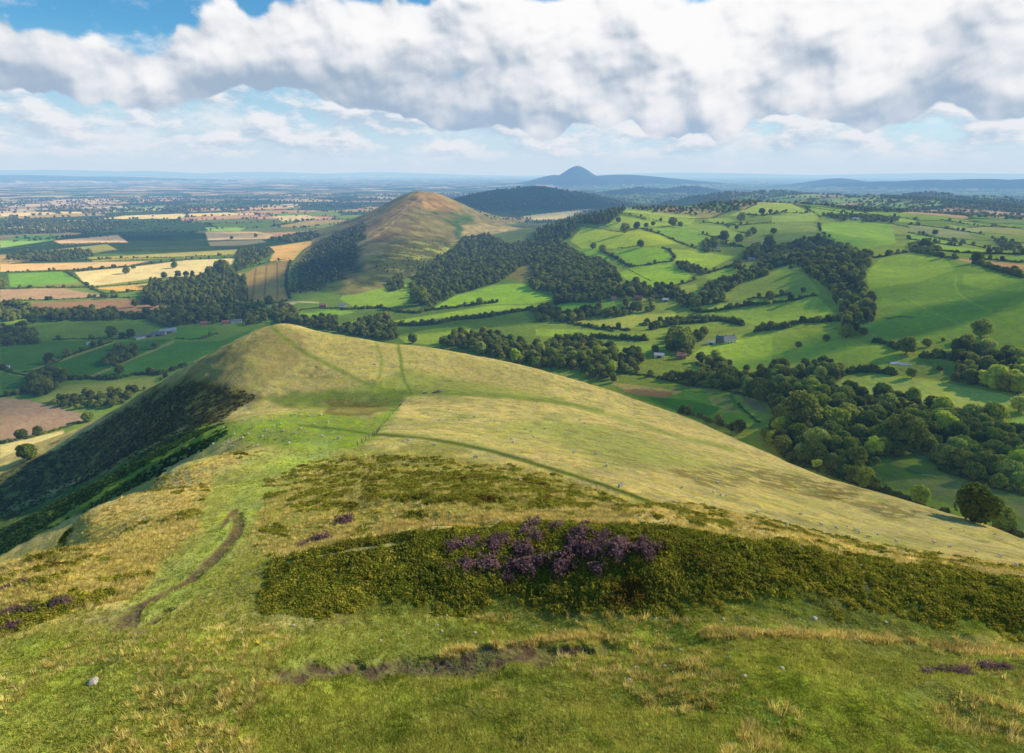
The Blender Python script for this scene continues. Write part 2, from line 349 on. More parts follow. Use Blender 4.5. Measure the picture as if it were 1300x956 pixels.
# ---- left plain, hand-surveyed fields
g_lush, g_mid, g_dark, g_olive = C(104,150,52), C(96,128,48), C(74,104,42), C(138,140,74)
tan, tan2, orange, brown, pink = C(214,190,142), C(200,172,124), C(206,168,98), C(136,112,86), C(160,138,114)
for crop, p, c in [
 ('A', [(280,430),(480,412),(700,385),(880,378),(870,400),(800,440),(600,450),(330,485)], tan),
 ('A', [(0,400),(250,395),(560,388),(480,405),(260,420),(0,430)], tan2),
 ('A', [(350,490),(600,470),(900,435),(905,445),(720,460),(560,500),(440,500)], orange),
 ('A', [(940,345),(1175,312),(1170,325),(1130,350),(1100,385),(1010,390),(1030,350)], orange),
 ('A', [(915,440),(960,410),(1090,385),(1080,480),(1085,530),(990,545),(930,540)], C(146,128,74)),
 ('A', [(0,495),(230,490),(370,515),(380,525),(40,537),(0,540)], pink),
 ('A', [(90,545),(480,530),(660,560),(560,585),(200,575),(120,560)], brown),
 ('A', [(30,435),(240,428),(315,465),(40,487)], g_lush),
 ('A', [(0,315),(80,290),(260,290),(200,310),(0,340)], C(124,164,70)),
 ('A', [(60,360),(400,325),(440,345),(330,360),(100,360)], g_olive),
 ('A', [(330,375),(890,345),(880,365),(560,380),(350,390)], C(160,156,84)),
 ('A', [(770,280),(960,278),(1030,290),(1000,305),(780,310)], C(206,176,134)),
 ('A', [(780,316),(980,308),(1000,318),(900,330),(790,332)], C(118,118,96)),
 ('A', [(200,312),(440,290),(480,318),(230,325)], C(198,170,136)),
 ('A', [(180,160),(420,150),(780,152),(640,165),(200,182)], C(206,176,140)),
 ('A', [(0,178),(180,172),(170,182),(0,186)], C(210,186,150)),
 ('A', [(400,195),(640,180),(620,198),(420,205)], C(160,176,96)),
 ('A', [(700,195),(820,180),(830,198),(720,203)], C(190,164,130)),
 ('A', [(820,190),(1100,180),(1080,190),(900,198)], C(190,164,134)),
 ('A', [(1040,228),(1180,222),(1180,236),(1060,240)], C(214,196,150)),
 ('A', [(770,262),(920,262),(900,276),(780,278)], C(130,168,78)),
 ('B', [(0,220),(140,215),(200,228),(60,232)], C(206,186,140)),
 ('A', [(150,620),(600,610),(620,635),(400,650),(160,690)], C(96,124,44)),
 ('A', [(0,715),(130,690),(420,685),(350,720),(100,800),(0,790)], C(70,108,40)),  # this and the next greens painted deeper for the shadow lying over them
 ('A', [(110,805),(450,690),(650,680),(320,828),(260,832)], C(64,106,36)),
 ('A', [(330,828),(660,690),(820,690),(960,640),(870,700),(700,770),(430,835)], C(72,116,40)),
 ('A', [(660,640),(800,635),(820,660),(760,678),(660,680)], C(80,122,40)),
 ('A', [(0,810),(150,830),(100,890),(0,897)], C(70,108,48)),
 ('A', [(140,915),(240,855),(400,840),(590,822),(570,870),(420,890),(300,935)], C(120,132,66)),
 ('G', [(0,308),(100,318),(330,375),(330,395),(60,472),(0,480)], C(142,124,108)),
 ('G', [(0,488),(240,432),(235,470),(100,495),(60,545),(0,575)], C(178,172,124)),
 ('A', [(0,625),(90,605),(90,640),(0,648)], C(126,150,60)),
 ('A', [(990,605),(1100,590),(1100,600),(1010,622)], C(104,150,48)),
 ('B', [(0,565),(90,540),(110,545),(60,570)], C(178,160,120)),
 ]: paint(T(crop, p), c, BASE, .7)
for i, (a, b) in enumerate([((960,415),(945,540)),((1000,405),(990,545)),((1040,395),(1040,535))]):
    stroke(T('A', [a, b]), C(112,100,62), 2.2, BASE, 1.0)
# ---- middle: bright pastures below the whale-back and on the spur
BOOST = 1
lit, lit2, lit3 = C(150,180,56), C(138,172,50), C(160,176,72)
for crop, p, c in [
 ('B', [(270,530),(330,460),(440,445),(540,480),(560,500),(520,540),(450,570),(330,565)], C(128,160,50)),
 ('B', [(600,575),(700,520),(850,478),(960,472),(1000,500),(1075,530),(1000,548),(820,552),(680,562)], C(134,172,46)),
 ('B', [(460,615),(600,592),(830,556),(1000,552),(1060,552),(900,578),(700,598),(480,625)], C(140,170,56)),
 ('B', [(115,585),(270,570),(330,580),(200,607),(130,610)], C(120,160,52)),
 ('B', [(265,648),(300,620),(420,595),(410,610),(300,655)], C(140,170,60)),
 ('B', [(480,668),(600,645),(740,632),(780,650),(640,705),(520,695)], C(134,158,54)),
 ('B', [(1085,555),(1300,542),(1300,568),(1090,584)], C(142,164,62)),
 ('B', [(1110,615),(1300,598),(1300,645),(1160,630)], C(160,170,76)),
 ('B', [(890,440),(1000,390),(1080,420),(1060,440),(960,470)], C(128,122,64)),
 ('C', [(180,430),(240,355),(420,385),(540,370),(640,400),(740,445),(560,455),(440,470),(240,470)], C(166,184,54)),
 ('C', [(190,470),(330,470),(400,545),(330,530),(220,500)], C(138,172,48)),
 ('C', [(400,480),(550,465),(680,470),(700,530),(560,555),(480,555)], C(132,170,44)),
 ('C', [(690,470),(860,485),(1020,510),(900,575),(800,580),(720,530)], C(158,184,56)),
 ('C', [(430,590),(560,560),(720,545),(800,600),(780,640),(600,670),(480,650)], C(144,178,50)),
 ('C', [(440,290),(560,290),(820,320),(800,345),(660,350),(560,310)], C(152,176,66)),
 ('C', [(440,265),(700,295),(830,300),(820,315),(560,290),(450,285)], C(160,184,74)),
 ('C', [(360,350),(440,300),(600,330),(700,345),(540,365),(380,360)], C(160,182,66)),
 ('C', [(580,365),(760,350),(880,390),(1000,430),(880,450),(740,430)], C(132,166,62)),
 ('C', [(760,345),(960,350),(1080,400),(1000,430),(900,395)], C(140,164,74)),
 ('C', [(890,315),(1000,310),(1040,340),(900,345)], C(150,174,74)),
 ('C', [(1000,300),(1140,235),(1300,240),(1300,275),(1190,300),(1060,300)], C(166,182,86)),
 ('C', [(1060,350),(1250,345),(1300,350),(1300,460),(1200,430),(1090,400)], C(124,146,66)),
 ('C', [(1070,430),(1180,410),(1180,470),(1110,460)], C(150,150,90)),
 ('C', [(870,620),(960,575),(1150,565),(1060,610),(960,635)], C(134,166,58)),
 ('C', [(680,690),(830,650),(840,700),(740,720)], C(150,166,70)),
 ('C', [(110,760),(400,745),(440,780),(300,795),(130,815)], C(134,166,52)),
 ('C', [(930,720),(960,690),(1100,625),(1300,560),(1300,720),(1000,745)], C(142,158,66)),
 ('C', [(800,790),(960,755),(1300,725),(1300,745),(1000,775)], C(158,174,74)),
 ('C', [(880,800),(1210,765),(1300,760),(1300,860),(1140,865),(1000,820)], C(140,166,62)),
 ('C', [(160,850),(480,815),(700,800),(800,830),(700,845),(540,870),(440,885)], C(160,170,76)),
 ('E', [(330,160),(0,150),(0,185),(200,200),(440,200),(480,190)], C(134,160,56)),
 ('E', [(570,170),(860,135),(1020,150),(820,180),(640,205),(590,200)], C(140,158,62)),
 ('E', [(330,245),(640,230),(690,265),(560,280),(430,295)], C(138,166,60)),
 ('E', [(810,280),(870,245),(1140,190),(1300,180),(1300,360),(1040,370),(960,325)], C(152,178,62)),
 ('E', [(380,420),(600,450),(900,480),(1010,490),(1060,560),(1160,640),(1000,640),(780,600),(560,520),(420,470)], C(88,128,46)),
 ('E', [(370,425),(600,450),(760,475),(720,490),(450,465)], C(160,150,88)),
 ('E', [(410,470),(520,462),(720,480),(680,505),(600,505)], C(138,112,78)),
 ('E', [(880,480),(1000,500),(1060,590),(930,580)], C(120,136,70)),
 ('E', [(1060,500),(1160,530),(1220,590),(1120,570)], C(128,120,84)),
 ('E', [(840,450),(980,455),(1020,480),(900,478)], C(120,132,70)),
 ('E', [(560,500),(800,520),(960,560),(900,600),(720,570)], C(62,108,34)),
 ('D', [(0,330),(200,320),(260,400),(150,440),(40,450),(0,440)], C(132,150,74)),
 ('D', [(0,230),(100,240),(230,295),(0,290)], C(164,184,84)),
 ('D', [(0,300),(150,290),(250,300),(230,325),(0,335)], C(152,174,80)),
 ('D', [(190,262),(300,265),(640,310),(740,325),(740,335),(500,325),(260,300)], C(150,178,70)),
 ('D', [(260,340),(460,330),(620,345),(640,440),(480,470),(320,440),(250,380)], C(138,172,58)),
 ('D', [(700,390),(900,425),(960,450),(860,440),(700,415)], C(142,176,58)),
 ('D', [(700,425),(860,450),(1120,480),(960,492),(820,480)], C(146,178,62)),
 ('D', [(700,345),(860,360),(1000,385),(1060,420),(900,410),(720,375)], C(150,158,104)),
 ('D', [(660,285),(900,262),(1300,287),(1300,306),(1100,292),(860,294)], C(192,160,132)),
 ('D', [(890,515),(1090,530),(1300,552),(1300,578),(1060,548)], C(200,158,116)),
 ('D', [(1080,515),(1300,508),(1300,530),(1180,532)], C(140,172,80)),
 ('D', [(600,240),(740,222),(860,222),(880,255),(760,262),(640,260)], C(136,164,84)),
 ('D', [(460,215),(560,205),(600,225),(560,248),(480,248)], C(152,164,96)),
 ('D', [(280,215),(440,205),(450,235),(330,235)], C(140,164,88)),
 ('D', [(60,195),(160,185),(280,200),(200,220)], C(152,168,92)),
 ('D', [(870,325),(1000,330),(1150,355),(1000,345)], C(150,164,90)),
 ('D', [(1060,320),(1300,320),(1300,335),(1150,335)], C(130,146,84)),
 ('D', [(900,345),(1100,375),(1080,388),(940,365)], C(160,168,104)),
 ('D', [(480,560),(620,520),(760,500),(900,530),(1060,560),(1300,620),(1300,930),(560,930),(520,860),(560,800),(490,700)], C(122,152,56)),
 ('D', [(560,520),(720,500),(900,530),(940,580),(760,640),(500,680),(490,600)], C(146,172,62)),
 ('D', [(990,600),(1150,600),(1300,640),(1300,690),(1100,680),(980,650)], C(142,168,62)),
 ('D', [(560,830),(660,815),(880,835),(860,850),(680,850)], C(84,104,48)),
 ('D', [(0,560),(140,570),(210,640),(250,700),(180,740),(0,760)], C(140,160,66)),
 ('D', [(0,770),(240,720),(300,780),(340,830),(180,850),(0,880)], C(144,170,62)),
 ('D', [(0,900),(200,880),(360,900),(400,930),(0,930)], C(150,170,66)),
 ('F', [(0,90),(150,55),(280,65),(310,100),(240,130),(0,200)], C(142,166,60)),
 ('F', [(0,170),(300,110),(520,120),(540,180),(380,200),(200,210),(0,215)], C(128,154,58)),
 ('F', [(360,60),(520,10),(1055,20),(1055,190),(700,130),(560,100)], C(122,150,56)),
 ('F', [(230,310),(300,265),(460,250),(640,270),(860,310),(1055,350),(1000,370),(900,450),(760,410),(560,360),(400,345)], C(160,174,84)),
 ('F', [(480,200),(660,180),(840,240),(700,270),(560,250)], C(116,134,62)),
 ('F', [(560,570),(630,535),(760,560),(880,590),(860,610),(640,600)], C(138,160,106)),
 ('F', [(980,450),(1055,425),(1055,480),(1010,475)], C(140,172,66)),
 ('F', [(130,580),(320,585),(310,615),(140,610)], C(108,136,60)),
 ('F', [(340,660),(500,610),(700,650),(900,690),(1055,760),(1055,910),(940,870),(760,800),(640,760),(420,700)], C(112,128,66)),
 ('F', [(350,660),(480,620),(680,680),(540,690),(440,700)], C(78,106,48)),
 ('F', [(560,690),(800,690),(1055,800),(1055,860),(900,760),(640,760)], C(128,134,78)),
 ]: paint(T(crop, p), c, BASE, .9)
for crop, p, wd in [('D',[(950,610),(940,680),(1010,740),(1130,790)],2.2),('D',[(600,600),(620,680)],1.2),('D',[(700,730),(830,800),(1000,870)],1.2)]:
    stroke(T(crop, p), C(150,176,76), wd, BASE, .8, amount=.6)
for crop, p in [('A',[(90,808),(430,690)]),('A',[(330,826),(650,692)])]: stroke(T(crop, p), C(150,140,80), 1.6, BASE, .7)
# lanes
for crop, p in [('B',[(0,560),(60,545),(110,540),(190,545)])]: stroke(T(crop, p), C(176,164,130), 1.6, BASE, .6)
# ---- the whale-backed hill
isL = K == 2
COL[isL] = C(150,134,72)
n = fbm(X / 120, Y / 120, 5, 31); w = sstep(-.1, .3, n) * isL * .5
COL[:] = COL * (1 - w[:, None]) + C(122,124,58) * w[:, None]
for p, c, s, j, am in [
 ([(80,430),(180,320),(340,240),(400,225),(390,280),(340,330),(370,430),(300,450),(190,525),(80,525)], C(48,66,32), 8, 14, .97),  # flank scrub, painted darker still to carry the flank's shade
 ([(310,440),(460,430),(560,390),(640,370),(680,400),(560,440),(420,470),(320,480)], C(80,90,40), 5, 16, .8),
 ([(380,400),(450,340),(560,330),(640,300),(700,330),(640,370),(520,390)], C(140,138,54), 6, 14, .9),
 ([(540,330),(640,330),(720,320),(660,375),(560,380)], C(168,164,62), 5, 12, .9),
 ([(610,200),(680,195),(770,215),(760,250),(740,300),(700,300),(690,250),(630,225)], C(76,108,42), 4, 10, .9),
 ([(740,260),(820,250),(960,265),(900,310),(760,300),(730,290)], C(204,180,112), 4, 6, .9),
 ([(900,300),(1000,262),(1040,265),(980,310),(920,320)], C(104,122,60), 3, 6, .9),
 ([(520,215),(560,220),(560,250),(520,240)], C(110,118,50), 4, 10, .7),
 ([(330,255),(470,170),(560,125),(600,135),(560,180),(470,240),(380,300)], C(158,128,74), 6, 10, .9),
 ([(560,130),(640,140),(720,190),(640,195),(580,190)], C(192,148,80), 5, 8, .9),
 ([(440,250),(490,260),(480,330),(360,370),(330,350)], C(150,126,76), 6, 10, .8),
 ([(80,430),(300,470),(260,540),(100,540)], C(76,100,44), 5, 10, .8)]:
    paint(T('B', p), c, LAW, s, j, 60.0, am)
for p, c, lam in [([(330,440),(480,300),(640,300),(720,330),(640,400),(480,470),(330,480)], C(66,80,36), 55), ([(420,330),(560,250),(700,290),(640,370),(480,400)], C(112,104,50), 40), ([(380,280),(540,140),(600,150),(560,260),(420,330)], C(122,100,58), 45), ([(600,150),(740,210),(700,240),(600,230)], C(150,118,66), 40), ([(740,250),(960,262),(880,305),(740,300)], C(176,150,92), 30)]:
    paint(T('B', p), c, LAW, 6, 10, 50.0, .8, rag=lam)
for p in [[(330,270),(470,180),(560,126)],[(370,300),(500,200),(590,134)],[(340,330),(440,270),(520,200)]]:
    stroke(T('B', p), C(196,170,112), 1.3, LAW, .7, 3, 60, .6)
# ---- the near hill
isN = K == 1
COL[isN] = C(216,192,112)
n = fbm(X / 25, Y / 25, 5, 33); w = sstep(-.25, .4, n) * isN * .55
COL[:] = COL * (1 - w[:, None]) + C(194,176,102) * w[:, None]
n = fbm(X / 60 + 5, Y / 60, 5, 35); w = sstep(.08, .4, n) * isN * .3
COL[:] = COL * (1 - w[:, None]) + C(160,162,84) * w[:, None]
grn, straw, moor, dirt = C(138,160,58), C(206,186,116), C(120,118,46), C(112,88,66)
bank_poly = [(316,778),(330,745),(345,716),(430,690),(560,672),(700,664),(860,669),(1000,694),(1095,712),(1200,724),(1300,738),(1420,752),(1420,830),(1300,816),(1190,806),(1090,795),(950,786),(800,780),(650,780),(500,781),(380,786)]
for p, c, s, j, lam, am in [
 ([(180,510),(345,410),(520,436),(620,460),(700,478),(700,500),(520,500),(420,520),(300,520)], C(186,170,96), 4, 8, 20, .8),
 ([(190,490),(345,410),(400,430),(360,470),(300,510),(250,540),(130,590)], C(158,142,86), 6, 14, 20, .8),
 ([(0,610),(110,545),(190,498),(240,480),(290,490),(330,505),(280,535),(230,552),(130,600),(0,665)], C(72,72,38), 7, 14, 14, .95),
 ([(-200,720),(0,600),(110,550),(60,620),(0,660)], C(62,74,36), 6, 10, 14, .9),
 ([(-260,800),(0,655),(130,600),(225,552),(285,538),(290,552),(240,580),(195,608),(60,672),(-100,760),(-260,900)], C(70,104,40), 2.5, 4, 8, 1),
 ([(245,545),(380,520),(470,530),(512,503),(500,530),(478,556),(455,570),(400,575),(330,570),(285,590),(225,600),(250,575)], C(136,158,56), 5, 8, 12, .95),
 ([(330,505),(420,495),(520,495),(505,520),(440,520),(370,520)], C(104,126,48), 4, 8, 10, .85),
 ([(415,505),(470,510),(500,522),(450,530),(410,525)], C(104,98,50), 3, 8, 8, .8),
 ([(430,498),(520,470),(620,490),(720,505),(720,512),(600,502),(520,505)], C(136,152,60), 5, 6, 14, .7),
 ([(620,545),(700,530),(790,545),(900,590),(820,590),(700,560)], C(158,168,78), 8, 10, 20, .6),
 ([(520,563),(570,560),(600,575),(560,580),(500,572)], C(140,136,58), 3, 6, 8, .7),
 ([(200,690),(290,640),(350,690),(350,790),(170,800),(150,780)], C(156,158,72), 8, 12, 4, .8),
 # foreground moor
 ([(-300,900),(0,715),(110,655),(200,606),(290,575),(380,590),(330,640),(290,690),(230,730),(150,780),(0,800)], C(204,182,100), 5, 10, 6, .9),
 ([(-300,960),(0,740),(120,700),(220,650),(280,640),(230,710),(100,770),(0,800)], C(150,140,66), 8, 18, 5, .75),
 ([(200,606),(290,560),(350,565),(330,590),(250,625),(120,680)], C(200,180,104), 5, 8, 5, .7),
 ([(340,600),(420,575),(540,575),(700,600),(800,640),(700,650),(560,655),(430,690),(350,710),(320,680)], C(150,152,60), 8, 16, 5, .85),
 ([(470,605),(600,600),(740,630),(700,645),(560,640),(470,640)], C(136,138,40), 6, 14, 4, .9),
 ([(270,600),(340,570),(420,565),(400,590),(330,620),(300,680),(250,720),(190,750),(200,720),(250,670)], C(156,166,76), 9, 10, 6, .7),
 (bank_poly, C(120,134,48), 7, 14, 2, .95),
 ([(316,800),(500,783),(700,782),(950,788),(1090,797),(1300,820),(1420,860),(1420,1100),(-200,1100),(-200,840),(0,808),(170,800)], C(148,162,58), 6, 10, 3, .95),
 ([(900,800),(1060,810),(1300,850),(1300,900),(900,840)], C(168,158,62), 8, 14, 3, .6),
 ([(330,720),(430,692),(560,676),(560,700),(420,720),(340,745)], C(126,122,44), 6, 12, 2, .6),
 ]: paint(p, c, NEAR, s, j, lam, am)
for p, c, lam in [([(850,596),(940,590),(1010,600),(1110,622),(1060,636),(960,618),(880,618)], C(98,86,44), 5), ([(1010,622),(1090,624),(1080,636),(1040,634)], C(88,84,42), 4), ([(1070,636),(1140,640),(1190,652),(1130,660)], C(104,90,50), 4),
                  ([(700,560),(780,570),(840,600),(760,590)], C(150,156,76), 6), ([(560,520),(700,540),(640,560),(560,545)], C(170,166,84), 8), ([(380,470),(430,466),(420,480),(385,480)], C(128,120,70), 6), ([(1000,650),(1200,690),(1180,705),(1000,668)], C(172,164,92), 5)]:
    paint(p, c, NEAR, 4, 10 if p[0][1] < 760 else 5, lam, .62, rag=lam * .7)
for lam, c, am in ((3.0, C(148,138,66), .5), (9.0, C(150,154,76), .45), (1.2, C(132,128,60), .35)):
    q = np.nonzero(isN & (Dv < 480))[0]; mixc(q, c, sstep(.12, .42, fbm(X[q] / lam, Y[q] / lam, 4, int(lam * 10))) * am)
for p, c, wd, s, j, am in [
 ([(360,706),(440,683),(560,662),(680,655),(800,660)], straw, 11, 6, 3, .9),
 ([(800,660),(900,664),(1000,680),(1100,700),(1200,716)], straw, 8, 6, 3, .7),
 ([(340,720),(420,703),(520,687)], straw, 4, 2, 3, .8),
 ([(1090,714),(1180,733),(1300,748)], C(140,150,62), 5, 2, 3, .8),
 ([(345,414),(372,440),(430,470),(475,492),(520,500)], C(122,138,52), 5, 2, 2, .75),
 ([(505,436),(509,455),(511,480),(522,498)], C(108,130,48), 4, 1.5, 1.5, .8),
 ([(478,436),(486,460),(480,480)], C(126,142,54), 4, 2, 2, .7),
 ([(380,508),(440,503),(520,499),(600,500),(660,505),(720,512),(765,522)], C(112,130,50), 5, 2, 2, .7),
 ([(380,540),(440,546),(475,552)], C(92,116,42), 3, 1.2, 1, .8),
 ([(475,551),(515,553),(560,559),(620,571),(680,589),(740,607),(790,624),(840,643),(880,660)], C(88,106,40), 5, 1.5, 1, .9),
 ([(478,549),(560,556),(640,573),(720,598),(800,624)], C(176,170,96), 1.6, .8, 1, .6),
 ([(720,512),(800,535),(880,560),(930,570)], C(128,146,62), 5, 3, 3, .6),
 ([(66,668),(120,634),(190,590),(240,562),(290,538)], C(118,142,54), 5, 3, 2, .9),
 ([(210,600),(250,575),(300,560)], straw, 8, 4, 4, .7),
 ([(150,800),(190,765),(235,738),(262,716),(290,690),(305,650),(330,620),(370,590),(410,570)], C(158,176,78), 34, 12, 5, .7),
 ([(160,792),(172,772),(200,757),(235,738),(262,716),(280,700),(294,686)], dirt, 8, 4, 4, .5),
 ([(284,668),(292,655),(300,648)], dirt, 6, 2, 3, .9),
 ([(60,800),(110,788),(150,785),(180,800)], C(130,122,66), 22, 8, 8, .7),
 ([(1170,850),(1230,845),(1300,848)], C(110,84,64), 9, 3, 5, .8),
 ([(1088,712),(1096,725),(1100,745)], C(140,122,80), 8, 3, 4, .8),
 ([(130,862),(300,875),(420,868)], C(150,150,70), 16, 8, 8, .4),
 ([(900,806),(1040,806),(1160,815),(1310,832)], C(198,184,104), 9, 6, 5, .8),
 ([(560,832),(620,822),(700,812),(760,808)], C(176,160,84), 9, 5, 5, .7),
 ]: stroke(p, c, wd, NEAR, s, j, 3.0, am)
wl = isL; COL[wl] *= (.8 + .5 * (.5 + fbm(X[wl] / 35, Y[wl] / 35, 4, 88)))[:, None]
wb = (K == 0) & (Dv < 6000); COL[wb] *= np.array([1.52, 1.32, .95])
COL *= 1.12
q = np.nonzero(isN & (Dv < 60) & (Y > 0))[0]; bw = bare(X[q], Y[q]); mixc(q, np.array([.15, .10, .052]), bw * np.where(PX[q] < 330, .9, 1.0) * (.65 + .35 * sstep(-.3, .1, fbm(X[q] * 2.2, Y[q] * 2.2, 3, 12))))
# steep rock-dark scarp under the edge, valley drains
slope_dark = isN & (Dv > 120)
print('paint', time.time() - T0)

# ------------------------------------------------------------------ node helpers
def new_mat(name):
    m = bpy.data.materials.new(name); m.use_nodes = True
    nt = m.node_tree; nt.nodes.clear()
    return m, nt
class NB:
    def __init__(s, nt): s.nt = nt
    def n(s, t, ins=None, **kw):
        nd = s.nt.nodes.new(t)
        for k, v in kw.items(): setattr(nd, k, v)
        for k, v in (ins or {}).items():
            if isinstance(v, bpy.types.NodeSocket): s.nt.links.new(v, nd.inputs[k])
            else: nd.inputs[k].default_value = v
        return nd
    def m(s, op, a, b=0.0, c=0.0, clamp=False):
        nd = s.n('ShaderNodeMath', {0: a, 1: b, 2: c}, operation=op); nd.use_clamp = clamp
        return nd.outputs[0]
    def noise(s, vec, scale, detail=4, rough=.55, w=None, dist=0.0):
        nd = s.n('ShaderNodeTexNoise', {'Vector': vec, 'Scale': scale, 'Detail': detail, 'Roughness': rough, 'Distortion': dist})
        return nd.outputs['Fac']
    def mix(s, f, a, b, t='MIX'):
        nd = s.n('ShaderNodeMix', data_type='RGBA', blend_type=t)
        for i, v in ((0, f), (6, a), (7, b)):
            if isinstance(v, bpy.types.NodeSocket): s.nt.links.new(v, nd.inputs[i])
            else: nd.inputs[i].default_value = v
        return nd.outputs[2]
    def ramp(s, x, lo, hi):
        nd = s.n('ShaderNodeMapRange', {'Value': x, 'From Min': lo, 'From Max': hi, 'To Min': 0.0, 'To Max': 1.0}, interpolation_type='SMOOTHSTEP')
        return nd.outputs[0]

def ground_material():
    m, nt = new_mat('ground'); b = NB(nt)
    at = b.n('ShaderNodeAttribute', attribute_name='col'); pos = b.n('ShaderNodeNewGeometry').outputs['Position']
    n0 = b.noise(pos, .018, 5, .6); n1 = b.noise(pos, .16, 5, .65); n2 = b.noise(pos, 1.3, 4, .7); n3 = b.noise(pos, 7.0, 3, .7)
    v = b.m('MULTIPLY_ADD', n0, .7, .65)
    v = b.m('MULTIPLY', v, b.m('MULTIPLY_ADD', n1, .9, .55))
    v = b.m('MULTIPLY', v, b.m('MULTIPLY_ADD', n2, .9, .55))
    v = b.m('MULTIPLY', v, b.m('MULTIPLY_ADD', n3, .7, .65))
    c = b.mix(1.0, at.outputs['Color'], (1, 1, 1, 1), 'MULTIPLY')
    vm = b.n('ShaderNodeVectorMath', {0: c}, operation='SCALE'); nt.links.new(v, vm.inputs['Scale'])
    hs = b.n('ShaderNodeHueSaturation', {'Hue': b.m('MULTIPLY_ADD', b.noise(pos, .35, 3), .07, .463), 'Saturation': b.m('MULTIPLY_ADD', n1, .5, .74), 'Color': vm.outputs[0]})
    h = b.m('ADD', b.m('MULTIPLY', n2, .35), b.m('MULTIPLY', n3, .1)); h = b.m('ADD', h, b.m('MULTIPLY', n1, 1.2))
    bp = b.n('ShaderNodeBump', {'Height': h, 'Strength': .8, 'Distance': 1.0})
    d = b.n('ShaderNodeBsdfDiffuse', {'Color': hs.outputs[0], 'Normal': bp.outputs[0], 'Roughness': .6})
    o = b.n('ShaderNodeOutputMaterial'); nt.links.new(d.outputs[0], o.inputs[0])
    return m
def make_mesh(name, V, F, mats, smooth=False, attrs=None):
    me = bpy.data.meshes.new(name)
    V = np.asarray(V, np.float32); F = np.asarray(F, np.int32)
    me.vertices.add(len(V)); me.vertices.foreach_set('co', V.ravel())
    k = F.shape[1]
    me.loops.add(F.size); me.loops.foreach_set('vertex_index', F.ravel())
    me.polygons.add(len(F)); me.polygons.foreach_set('loop_start', np.arange(0, F.size, k, dtype=np.int32))
    if smooth: me.polygons.foreach_set('use_smooth', np.ones(len(F), bool))
    for mt in (mats if isinstance(mats, list) else [mats]): me.materials.append(mt)
    me.update(calc_edges=True)
    return me
def link(name, data, parent=None, loc=None):
    o = bpy.data.objects.new(name, data); col.objects.link(o)
    if parent: o.parent = parent
    if loc is not None: o.location = loc
    return o
def tag(o, label=None, cat=None, group=None, kind=None):
    for k, v in (('label', label), ('category', cat), ('group', group), ('kind', kind)):
        if v: o[k] = v
    return o
ii = np.arange(NA * NR).reshape(NA, NR)
Fq = np.stack([ii[:-1, :-1], ii[1:, :-1], ii[1:, 1:], ii[:-1, 1:]], -1).reshape(-1, 4)[:, ::-1]
me = make_mesh('ground', np.c_[X, Y, Z], Fq, ground_material(), True)
ca = me.color_attributes.new('col', 'FLOAT_COLOR', 'POINT')
ca.data.foreach_set('color', np.c_[np.clip(COL, 0, 1), np.ones(len(X))].astype(np.float32).ravel())
tag(link('ground', me), kind='structure')
print('ground', time.time() - T0)
# ------------------------------------------------------------------ foliage shapes (numpy leaf clusters)
def unit(v): return v / (np.linalg.norm(v, axis=-1, keepdims=True) + 1e-9)
def leaf_quads(P, N, size, r, aspect=1.0):
    """square leaves at P facing N"""
    n = len(P); t = unit(np.cross(N, r.normal(size=(n, 3)))); bt = np.cross(N, t)
    s = (size * (.6 + .8 * r.random(n)))[:, None]
    t = t * s; bt = bt * s * aspect
    V = np.stack([P - t - bt, P + t - bt * .6, P + t + bt, P - t * .6 + bt], 1).reshape(-1, 3)
    return V, np.arange(4 * n).reshape(n, 4)
def join(parts):
    V, F, o = [], [], 0
    for v, f in parts: V.append(v); F.append(f + o); o += len(v)
    return np.concatenate(V), np.concatenate(F)
def core(r, c, s, seed):  # solid filler added inside foliage to stop light passing through
    """lumpy inner body of a crown, as quads"""
    nu, nv = 9, 6
    u = np.linspace(0, 2 * math.pi, nu, endpoint=False); v = np.linspace(.12, math.pi - .12, nv)
    uu, vv = np.meshgrid(u, v, indexing='ij')
    k = 1 + .18 * np.sin(3 * uu + seed) * np.sin(2 * vv + seed * 2)
    P = np.stack([np.sin(vv) * np.cos(uu) * k, np.sin(vv) * np.sin(uu) * k, np.cos(vv) * k], -1) * np.array(s) * r + np.array(c)
    i = np.arange(nu * nv).reshape(nu, nv)
    F = np.stack([i, np.roll(i, -1, 0), np.roll(np.roll(i, -1, 0), -1, 1), np.roll(i, -1, 1)], -1)[:, :-1].reshape(-1, 4)
    return P.reshape(-1, 3), F
def crown_shape(seed, leaves, size, lobes=9, height=1.35, base=.28, conic=0.0):
    r = np.random.default_rng(seed); parts = []; per = leaves // lobes
    for k in range(lobes):
        a = k * 2.4 + r.random() * .8; hz = (k + .5) / lobes
        rad = (.25 + .5 * math.sin(math.pi * min(hz * 1.05, 1)) ** .7) * (1 - conic * hz)
        c = np.array([math.cos(a) * rad * .66, math.sin(a) * rad * .66, base + .25 + hz * (height - .35)])
        lr_ = (.36 + .2 * r.random()) * (1 - .5 * conic * hz)
        d = unit(r.normal(size=(per, 3))); d[:, 2] = np.where(d[:, 2] < -.35, -d[:, 2], d[:, 2])
        k2 = 1 + .16 * np.sin(5 * d[:, 0] + seed) * np.sin(4 * d[:, 1] + k)
        P = c + d * (lr_ * k2 * (.78 + .3 * r.random(per)))[:, None] * np.array([1, 1, .85])
        N = unit(d * .9 + r.normal(size=(per, 3)) * .55)
        parts.append(leaf_quads(P, N, np.full(per, size), r))
        parts.append(core(lr_ * .80, c, (1, 1, .85), seed + k))
    V, F = join(parts); V[:, 2] = np.maximum(V[:, 2], .04)
    return V, F
